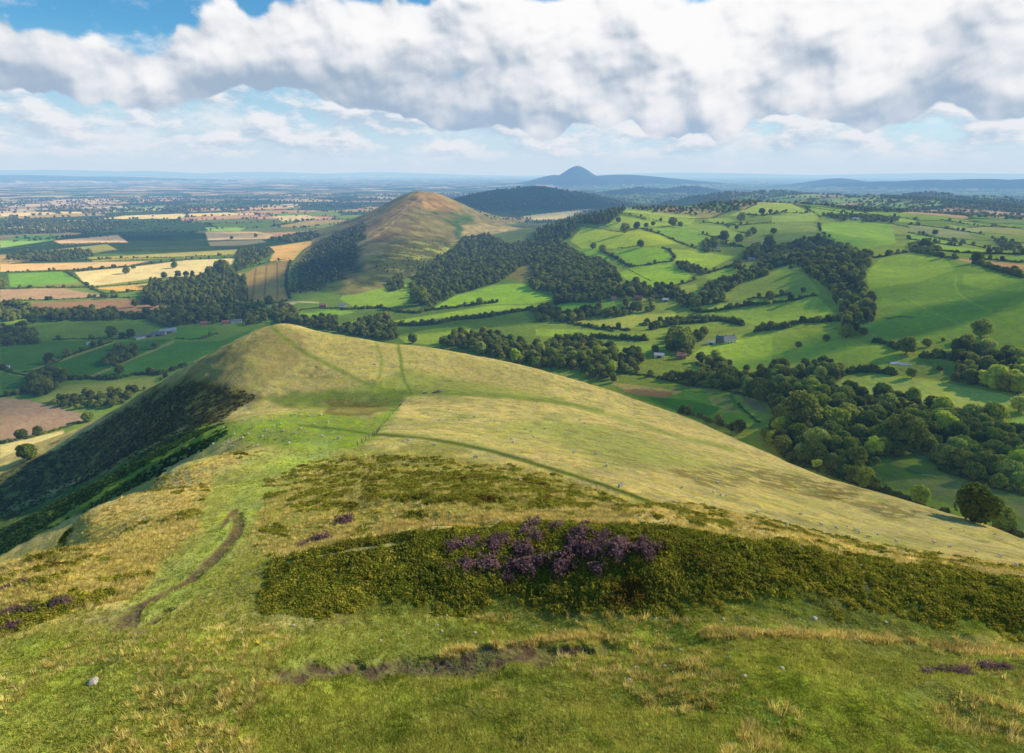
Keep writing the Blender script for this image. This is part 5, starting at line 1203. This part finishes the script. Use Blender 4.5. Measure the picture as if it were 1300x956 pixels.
def house(name, cat, label, crop, hx, hy, w, rot, L=None, dp=7.0, wh=5.0, rh=2.6, wall=M_white, roof=M_slate, chim=2, big_door=False):
    q = T(crop, [(hx, hy)])[0]; x_, y_, z_, D_0, k_ = hit(*q)
    L = w / CROPS[crop][2] * axial(x_, y_, z_) / FPX
    root = bpy.data.objects.new(name, None); col.objects.link(root); root.location = (x_, y_, z_ - .3); root.rotation_euler = (0, 0, rot + math.atan2(-x_, y_)); tag(root, label, cat)
    a, d = L / 2, dp / 2
    V, F = boxes([(-a, -d, -1.5, a, d, wh)]); V = list(map(tuple, V)); F = [tuple(f) for f in F]
    g = len(V); V += [(-a, 0, wh + rh), (a, 0, wh + rh)]
    me = bpy.data.meshes.new('wall'); me.from_pydata(V, [], F + [(1, 3, g), (5, g + 1, 7)]); me.materials.append(wall); link('wall', me, root)
    e, t, oh = .35, .22, .4
    def slab(s):
        y0, z0 = s * (d + oh), wh - rh * oh / d; 
        P = [(-a - e, y0, z0 + .03), (a + e, y0, z0 + .03), (a + e, 0, wh + rh + .03), (-a - e, 0, wh + rh + .03)]
        return P + [(p[0], p[1], p[2] + t) for p in P]
    V = slab(-1) + slab(1); F = []
    for o_ in (0, 8): F += [tuple(o_ + i for i in f) for f in ((0,1,2,3),(4,5,6,7),(0,1,5,4),(1,2,6,5),(2,3,7,6),(3,0,4,7))]
    me = bpy.data.meshes.new('roof'); me.from_pydata(V, [], F); me.materials.append(roof); ro = link('roof', me, root)
    for k in range(chim):
        cx = (-a + .9) if k == 0 else (a - .9)
        link('chimney', make_mesh('chimney', *boxes([(cx - .45, -.35, wh + rh - .6, cx + .45, .35, wh + rh + 1.3), (cx - .52, -.42, wh + rh + 1.3, cx + .52, .42, wh + rh + 1.45), (cx - .2, -.15, wh + rh + 1.45, cx + .2, .15, wh + rh + 1.8)]), M_brick if wall != M_stone else M_stone), ro)
    nwin = max(2, int(L / 3.2))
    for s in (-1,):
        for k in range(nwin):
            xc = -a + (k + .5) * L / nwin
            for zc in ((1.5, 3.7) if wh > 4 and not big_door else ((wh * .6,) if not big_door else ())):
                if zc < 2 and k == nwin // 2: continue
                y0 = s * (d + .03)
                wn = link('window', make_mesh('window', *boxes([(xc - .6, min(y0, s * d), zc - .6, xc - .5, max(y0, s * d), zc + .6), (xc + .5, min(y0, s * d), zc - .6, xc + .6, max(y0, s * d), zc + .6), (xc - .5, min(y0, s * d), zc + .5, xc + .5, max(y0, s * d), zc + .6), (xc - .7, min(y0, s * d) - .08, zc - .72, xc + .7, max(y0, s * d), zc - .6)]), M_white), root)
                link('pane', make_mesh('pane', *boxes([(xc - .5, s * (d + .012) - .008, zc - .6, xc + .5, s * (d + .012) + .008, zc + .5)]), M_glass), wn)
    dw, dh = (L * .22, wh * .75) if big_door else (.5, 2.1)
    xc = 0 if big_door else -a + (nwin // 2 + .5) * L / nwin
    link('door', make_mesh('door', *boxes([(xc - dw, -d - .06, -.2, xc + dw, -d + .02, dh)]), M_door), root)
    return root
for args in [
 ('barn', 'barn', 'long grey-roofed barn at the right of the plain farm', 'A', 630, 658, 56, .15, None, 16, 5, 2.4, M_stone, M_sheet, 0, True),
 ('barn', 'barn', 'grey-roofed barn in the middle of the plain farm', 'A', 598, 668, 44, -.2, None, 14, 5, 2.2, M_stone, M_slate, 0, True),
 ('barn', 'barn', 'dark-roofed shed at the left of the plain farm', 'A', 560, 672, 34, .1, None, 10, 4, 2, M_brick, M_slate, 0, True),
 ('farmhouse', 'house', 'white farmhouse at the left end of the plain farm', 'A', 528, 680, 30, .2, None, 8, 5, 2.6, M_white, M_slate, 2, False),
 ('barn', 'barn', 'small red-painted shed in the plain farm', 'A', 549, 676, 14, 0, None, 6, 4, 1.6, M_red, M_sheet, 0, True),
 ('cottage', 'house', 'long white cottage among the trees on the plain', 'A', 888, 622, 36, -.05, None, 7, 5, 2.6, M_white, M_slate, 2, False),
 ('cottage', 'house', 'brick cottage left of the long white cottage', 'A', 848, 624, 26, .1, None, 7, 5, 2.6, M_brick, M_tile, 2, False),
 ('cottage', 'house', 'red-roofed cottage in the tree belt on the plain', 'A', 765, 628, 24, .1, None, 7, 5, 2.8, M_brick, M_tile, 1, False),
 ('barn', 'barn', 'tiny white field shed in the left green field', 'A', 333, 703, 12, .2, None, 4, 3, 1.2, M_white, M_sheet, 0, True),
 ('barn', 'barn', 'tiny white field shed at the far left hedge', 'A', 28, 790, 14, -.3, None, 4, 3, 1.2, M_white, M_sheet, 0, True),
 ('cottage', 'house', 'white cottage at the foot of the brown hill', 'B', 280, 562, 26, .2, None, 8, 5, 2.8, M_white, M_slate, 2, False),
 ('cottage', 'house', 'red-tiled cottage left of the white one below the brown hill', 'B', 208, 562, 24, -.2, None, 8, 5, 2.8, M_brick, M_tile, 1, False),
 ('cottage', 'house', 'pale pink cottage at the left of the hamlet', 'C', 402, 740, 24, .2, None, 7, 5, 2.6, M_stone, M_tile, 2, False),
 ('cottage', 'house', 'red-roofed brick house in the hamlet', 'C', 530, 738, 40, -.1, None, 8, 5.4, 3, M_brick, M_tile, 2, False),
 ('barn', 'barn', 'grey-green roofed barn at the right of the hamlet', 'C', 668, 742, 30, .1, None, 9, 4, 2, M_stone, M_sheet, 0, True),
 ('cottage', 'house', 'white cottage beside the trees on the spur', 'C', 942, 474, 16, .3, None, 7, 5, 2.6, M_white, M_slate, 1, False),
 ('farmhouse', 'house', 'grey farmhouse in the wood at the spur\'s right', 'C', 1112, 534, 34, .1, None, 9, 5, 2.8, M_stone, M_slate, 2, False),
 ('farmhouse', 'house', 'white gabled farmhouse beside the wide lit pasture', 'E', 1000, 222, 52, .5, None, 9, 5.5, 3.4, M_white, M_slate, 2, False),
 ('farmhouse', 'house', 'brick farmhouse left of the white gabled one', 'E', 948, 222, 36, -.1, None, 8, 5, 3, M_brick, M_slate, 2, False),
 ('barn', 'barn', 'low white shed left of the brick farmhouse', 'E', 905, 232, 38, 0, None, 6, 3.2, 1.4, M_white, M_sheet, 0, True),
 ('barn', 'barn', 'long white-fronted barn in the valley wood', 'E', 636, 298, 50, 0, None, 8, 3.5, 1.6, M_white, M_sheet, 0, True),
 ('cottage', 'house', 'brick house with red roof in the valley wood', 'E', 748, 305, 44, .2, None, 8, 4.5, 2.8, M_brick, M_tile, 2, False),
 ('barn', 'barn', 'pale roofed farm barn on the far ridge', 'D', 430, 322, 26, 0, None, 10, 5, 2, M_white, M_sheet, 0, True),
 ]: house(*args)
# ------------------------------------------------------------------ ponds
def pond(poly, crop, lift=.35):
    P = T(crop, poly); H = [hit(*q) for q in smooth_poly([tuple(p) for p in P], True)]
    zc = max(h[2] for h in H) if crop == 'A' else np.mean([h[2] for h in H])
    V = [(h[0], h[1], h[2] + lift if crop != 'A' else zc + lift) for h in H]
    me = bpy.data.meshes.new('pond'); me.from_pydata(V, [], [tuple(range(len(V)))])
    m, nt = new_mat('water'); b = NB(nt); pos = b.n('ShaderNodeNewGeometry').outputs['Position']
    bp = b.n('ShaderNodeBump', {'Height': b.noise(pos, 1.2, 3), 'Strength': .05}); p = b.n('ShaderNodeBsdfPrincipled', {'Base Color': (.30, .34, .36, 1), 'Roughness': .15, 'Normal': bp.outputs[0]}); o = b.n('ShaderNodeOutputMaterial'); nt.links.new(p.outputs[0], o.inputs[0])  # pale base colour stands in for the sky's reflection
    me.materials.append(m); tag(link('pond', me), kind='structure')
pond([(485,200),(520,198),(560,204),(592,212),(570,218),(530,212),(495,207)], 'F')
pond([(105,378),(160,374),(225,376),(200,388),(120,388)], 'A', .6)
# ------------------------------------------------------------------ post-and-wire fence over the saddle
def fence(label, pts, step, h):
    Q = []
    for (a0, b0), (a1, b1) in zip(pts[:-1], pts[1:]):
        for t in np.linspace(0, 1, 24, endpoint=False): Q.append(hit(a0 + (a1 - a0) * t, b0 + (b1 - b0) * t)[:3])
    Q = np.array(Q); s = np.r_[0, np.cumsum(np.hypot(*np.diff(Q[:, :2], axis=0).T))]; t = np.arange(0, s[-1], step)
    X_, Y_ = np.interp(t, s, Q[:, 0]), np.interp(t, s, Q[:, 1]); Z_ = ground(X_, Y_)
    root = bpy.data.objects.new('field_fence', None); col.objects.link(root); root.location = (X_[0], Y_[0], Z_[0]); tag(root, label, 'fence')
    pm = make_mesh('post', *boxes([(-.05, -.05, -.2, .05, .05, h), (-.035, -.035, h, .035, .035, h + .04)]), M_bark)
    for x, y, z in zip(X_, Y_, Z_): link('post', pm, root, (x - X_[0], y - Y_[0], z - Z_[0]))
    L = []
    for k in range(len(X_) - 1):
        for zz in (.35, .7, 1.05):
            p = np.array([X_[k] - X_[0], Y_[k] - Y_[0], Z_[k] - Z_[0] + zz]); q = np.array([X_[k+1] - X_[0], Y_[k+1] - Y_[0], Z_[k+1] - Z_[0] + zz])
            V = np.array([p + (0, 0, -.012), p + (0, 0, .012), q + (0, 0, .012), q + (0, 0, -.012)]); L.append((V, np.array([[0, 1, 2, 3]])))
    link('wire', make_mesh('wire', *join(L), M_rock), root)
fence('post and wire fence running up the saddle to the dark outcrop', [(454,566),(478,551),(497,527),(519,503)], 3.2, 1.0)
print('things', time.time() - T0)
# ------------------------------------------------------------------ camera, sun, sky, haze
cam = bpy.data.cameras.new('camera'); cam.sensor_width = 36; cam.lens = FPX / 1300 * 36; cam.shift_y = -(956 / 2 - CY) / 1300
cam.clip_start = .1; cam.clip_end = 200000
co = link('camera', cam); co.rotation_euler = (math.pi / 2 - PIT, 0, 0); S.camera = co
SUN_AZ, SUN_EL = R(70), R(29)
sl = bpy.data.lights.new('sun', 'SUN'); sl.energy = 5.0; sl.angle = R(.53); sl.color = (1, .91, .74)
so = link('sun', sl); so.rotation_euler = (math.pi / 2 - SUN_EL, 0, math.pi - SUN_AZ); so.location = (0, 0, 200)
W = bpy.data.worlds.new('World'); S.world = W; W.use_nodes = True
nt = W.node_tree; nt.nodes.clear(); b = NB(nt)
sky = b.n('ShaderNodeTexSky', sky_type='NISHITA'); sky.sun_disc = False; sky.sun_elevation = SUN_EL; sky.sun_rotation = SUN_AZ; sky.altitude = 400; sky.air_density = 1.0; sky.dust_density = .6; sky.ozone_density = 2.0
SKY = .10
def n2d(vec, scale, detail, rough):
    nd = b.n('ShaderNodeTexNoise', {'Vector': vec, 'Scale': scale, 'Detail': detail, 'Roughness': rough}, noise_dimensions='2D')
    return nd.outputs['Fac']
dirv = b.n('ShaderNodeTexCoord').outputs['Generated']
sp = b.n('ShaderNodeSeparateXYZ', {0: dirv}); x, y, z = sp.outputs
azm = b.m('ARCTAN2', x, y)
hh = b.m('SQRT', b.m('ADD', b.m('MULTIPLY', x, x), b.m('MULTIPLY', y, y)))
el = b.m('DIVIDE', z, b.m('MAXIMUM', hh, .02))
def P3(A, E, sx, sy, w): return b.n('ShaderNodeCombineXYZ', {0: b.m('MULTIPLY_ADD', A, sx, w * 3.1), 1: b.m('MULTIPLY_ADD', E, sy, w * 1.7), 2: 0.0}).outputs[0]
def bankmask(A, E):
    """heap of cumulus: flat grey base low down, tops rising from left to right"""
    big = n2d(P3(A, 0.0, 1, 1, 5.3), 3.4, 2, .5)
    mid = n2d(P3(A, 0.0, 1, 1, 8.8), 11.0, 3, .5)
    base = b.m('MULTIPLY_ADD', b.ramp(A, -.16, .10), -.034, .094)
    base = b.m('ADD', base, b.m('MULTIPLY_ADD', big, .07, -.035)); base = b.m('ADD', base, b.m('MULTIPLY_ADD', mid, .06, -.03))
    top = b.m('MULTIPLY_ADD', b.ramp(A, -.66, -.15), .10, .175); top = b.m('ADD', top, b.m('MULTIPLY_ADD', mid, .09, -.045))
    return base, top
def density(da, de, detail):
    A = b.m('ADD', azm, da); E = b.m('ADD', el, de)
    n = n2d(P3(A, E, 1, 1.25, .37), 6.5, detail, .54)
    wv_ = b.n('ShaderNodeVectorMath', {0: P3(A, E, 1, 1.2, 1.7), 1: b.n('ShaderNodeVectorMath', {0: b.n('ShaderNodeCombineXYZ', {0: n, 1: n, 2: 0.0}).outputs[0], 1: (.06, .06, 0)}, operation='MULTIPLY').outputs[0]}, operation='ADD').outputs[0]
    v = b.n('ShaderNodeTexVoronoi', {'Vector': wv_, 'Scale': 15.0, 'Smoothness': .7, 'Detail': 1.0 if detail > 4 else 0.0, 'Roughness': .5}, feature='SMOOTH_F1', voronoi_dimensions='2D').outputs['Distance']
    return b.m('ADD', b.m('MULTIPLY', n, .90), b.m('MULTIPLY_ADD', v, -.30, .21)), A, E
d0, A, E = density(0.0, 0.0, 8)
base, top = bankmask(A, E)
up = b.ramp(b.m('SUBTRACT', E, base), -.012, .020)
dn = b.m('SUBTRACT', 1.0, b.ramp(b.m('SUBTRACT', E, top), -.055, .045))
bank = b.m('MULTIPLY', up, dn)
high = b.m('SUBTRACT', 1.0, b.ramp(E, .30, .50))
cov = b.ramp(b.m('ADD', d0, b.m('MULTIPLY_ADD', bank, .70, -.60)), .19, .34)
s0, *_ = density(0.0, 0.0, 3); s1, *_ = density(.020, .032, 3); f1, *_ = density(.005, .008, 8)
hgt = b.m('DIVIDE', b.m('SUBTRACT', E, base), b.m('MAXIMUM', b.m('SUBTRACT', top, base), .04))
lit = b.m('MULTIPLY_ADD', b.m('SUBTRACT', s0, s1), 1.2, .55)
lit = b.m('ADD', lit, b.m('MULTIPLY', b.m('SUBTRACT', d0, f1), 2.4))
lit = b.m('ADD', lit, b.m('MULTIPLY_ADD', b.ramp(hgt, -.25, .70), 1.0, -.72))
lit = b.m('ADD', lit, b.m('MULTIPLY_ADD', b.ramp(A, -.45, .30), .30, -.06))
lit = b.m('SUBTRACT', lit, b.m('MULTIPLY', b.ramp(n2d(P3(A, E, 1, 1.6, 9.1), 4.5, 3, .5), .46, .66), .34))
lit = b.ramp(lit, -.30, 1.18)
ccol = b.mix(lit, (.34, .42, .52, 1), (1.0, 1.0, 1.0, 1))
# small distant cumulus in ranks under the bank
lv = P3(A, E, 1.0, 2.6, 7.7)
l1 = n2d(lv, 11.0, 8, .58); l2 = n2d(b.n('ShaderNodeVectorMath', {0: lv, 1: (.010, .030, 0)}, operation='ADD').outputs[0], 11.0, 5, .55)
lowband = b.m('MULTIPLY', b.ramp(E, .004, .04), b.m('SUBTRACT', 1.0, b.ramp(E, .10, .16)))
lcov = b.m('MULTIPLY', b.m('MULTIPLY', b.ramp(l1, .36, .60), lowband), .95)
llit = b.m('MULTIPLY_ADD', b.m('SUBTRACT', l1, l2), 4.5, .55, clamp=True)
lcol = b.mix(llit, (.47, .57, .68, 1), (.90, .92, .94, 1))
wcov = b.m('MULTIPLY', b.m('MULTIPLY', b.ramp(n2d(P3(A, E, 1, 2.0, 4.1), 6.0, 8, .62), .50, .72), .75), high)
skyc = b.n('ShaderNodeVectorMath', {0: sky.outputs[0]}, operation='SCALE'); skyc.inputs['Scale'].default_value = SKY
skyb = b.mix(1.0, skyc.outputs[0], (.42, 1.10, 1.40, 1), 'MULTIPLY')
pale = b.mix(b.m('MULTIPLY', b.m('SUBTRACT', 1.0, b.ramp(E, .0, .20)), .95), skyb, (.63, .76, .87, 1))
c = b.mix(wcov, pale, (.90, .93, .96, 1))
c = b.mix(lcov, c, lcol)
c = b.mix(cov, c, ccol)
sc = b.n('ShaderNodeVectorMath', {0: c}, operation='SCALE'); sc.inputs['Scale'].default_value = 1 / SKY
bg = b.n('ShaderNodeBackground', {'Color': sc.outputs[0], 'Strength': SKY})
wo = b.n('ShaderNodeOutputWorld'); nt.links.new(bg.outputs[0], wo.inputs[0])
W.cycles.sampling_method = 'MANUAL'; W.cycles.sample_map_resolution = 512
def haze():
    m, nt = new_mat('haze'); b = NB(nt)
    SR, SG, SB = 1 / 40e3, 1 / 23e3, 1 / 14e3
    ab = b.n('ShaderNodeVolumeAbsorption', {'Color': (1 - SR / SB, 1 - SG / SB, 0, 1), 'Density': SB})
    em = b.n('ShaderNodeEmission', {'Color': (.60 * SR / SB, .73 * SG / SB, .86, 1), 'Strength': SB})  # glow put in for the sunlight that the air scatters
    ad = b.n('ShaderNodeAddShader', {0: ab.outputs[0], 1: em.outputs[0]})
    o = b.n('ShaderNodeOutputMaterial'); nt.links.new(ad.outputs[0], o.inputs['Volume'])
    bm = bmesh.new()
    bmesh.ops.create_cone(bm, cap_ends=True, segments=64, radius1=62500, radius2=62500, depth=1000, matrix=__import__('mathutils').Matrix.Translation((0, 0, 60)))
    me = bpy.data.meshes.new('haze'); bm.to_mesh(me); me.materials.append(m)
    return tag(link('haze', me), kind='structure')
haze()
# unseen clouds added above the picture to cast shadow patches on the land
def shadow_cloud(px, py, rx, ry, dens, label, top=620.0):
    gx, gy, gz, _, _ = hit(px, py)
    L = (top - gz) / math.tan(SUN_EL); cx, cy = gx + L * math.sin(SUN_AZ), gy + L * math.cos(SUN_AZ)
    print('shadow_cloud', px, py, [tuple(np.round(project(cx + i * rx * 1.3, cy + j * ry * 1.3, top - 25))) for i in (-1, 0, 1) for j in (-1, 1)])
    bm = bmesh.new(); bmesh.ops.create_icosphere(bm, subdivisions=5, radius=1)
    for v in bm.verts:
        n_ = float(fbm(np.array([v.co.x * 1.7 + cx]), np.array([v.co.y * 1.7 + v.co.z]), 4, 5)[0]); v.co *= 1 + .55 * n_
        v.co.x *= rx; v.co.y *= ry; v.co.z *= 55 if v.co.z > 0 else 16
    me = bpy.data.meshes.new('shadow_cloud'); bm.to_mesh(me); bm.free()
    for p in me.polygons: p.use_smooth = True
    m, nt = new_mat('shadow_cloud_vapour'); b = NB(nt); pos = b.n('ShaderNodeNewGeometry').outputs['Position']; oc = b.n('ShaderNodeTexCoord').outputs['Object']
    s_ = b.n('ShaderNodeVectorMath', {0: oc, 1: (1 / rx, 1 / ry, 0)}, operation='MULTIPLY').outputs[0]
    l_ = b.n('ShaderNodeVectorMath', {0: s_}, operation='LENGTH').outputs['Value']
    f = b.m('SUBTRACT', b.m('ADD', b.noise(pos, .006, 4, .6), .45), l_)
    f = b.m('MULTIPLY', b.ramp(f, -.25, .45), dens)
    d = b.n('ShaderNodeBsdfDiffuse', {'Color': (.9, .9, .9, 1)}); t = b.n('ShaderNodeBsdfTransparent'); mx = b.n('ShaderNodeMixShader', {0: f, 1: t.outputs[0], 2: d.outputs[0]})
    o = b.n('ShaderNodeOutputMaterial'); nt.links.new(mx.outputs[0], o.inputs[0]); me.materials.append(m)
    tag(link('shadow_cloud', me, loc=(cx, cy, top)), kind='structure')
shadow_cloud(110, 445, 330, 330, .55, '')
shadow_cloud(1250, 385, 110, 38, .7, '')
shadow_cloud(1160, 408, 130, 26, .6, '')
shadow_cloud(640, 405, 150, 90, .5, '')
shadow_cloud(400, 350, 110, 520, .75, '', 1700.0)  # added to darken the hill's left flank, which the sun leaves lit
shadow_cloud(690, 256, 800, 500, .4, '', 2600.0)
shadow_cloud(160, 300, 800, 240, .5, '', 2000.0)
shadow_cloud(1030, 308, 160, 170, .4, '', 1300.0)
shadow_cloud(850, 520, 150, 90, .45, '')
shadow_cloud(1230, 600, 110, 80, .40, '')
S.render.engine = 'CYCLES'
S.cycles.max_bounces = 4; S.cycles.diffuse_bounces = 2; S.cycles.transparent_max_bounces = 10; S.cycles.transmission_bounces = 2; S.cycles.volume_bounces = 0
S.cycles.use_denoising = True; S.cycles.use_adaptive_sampling = True; S.cycles.adaptive_threshold = .02
S.cycles.sample_clamp_indirect = 4
S.view_settings.view_transform = 'Standard'; S.view_settings.look = 'None'; S.view_settings.exposure = 0; S.view_settings.gamma = 1
print('done', time.time() - T0)
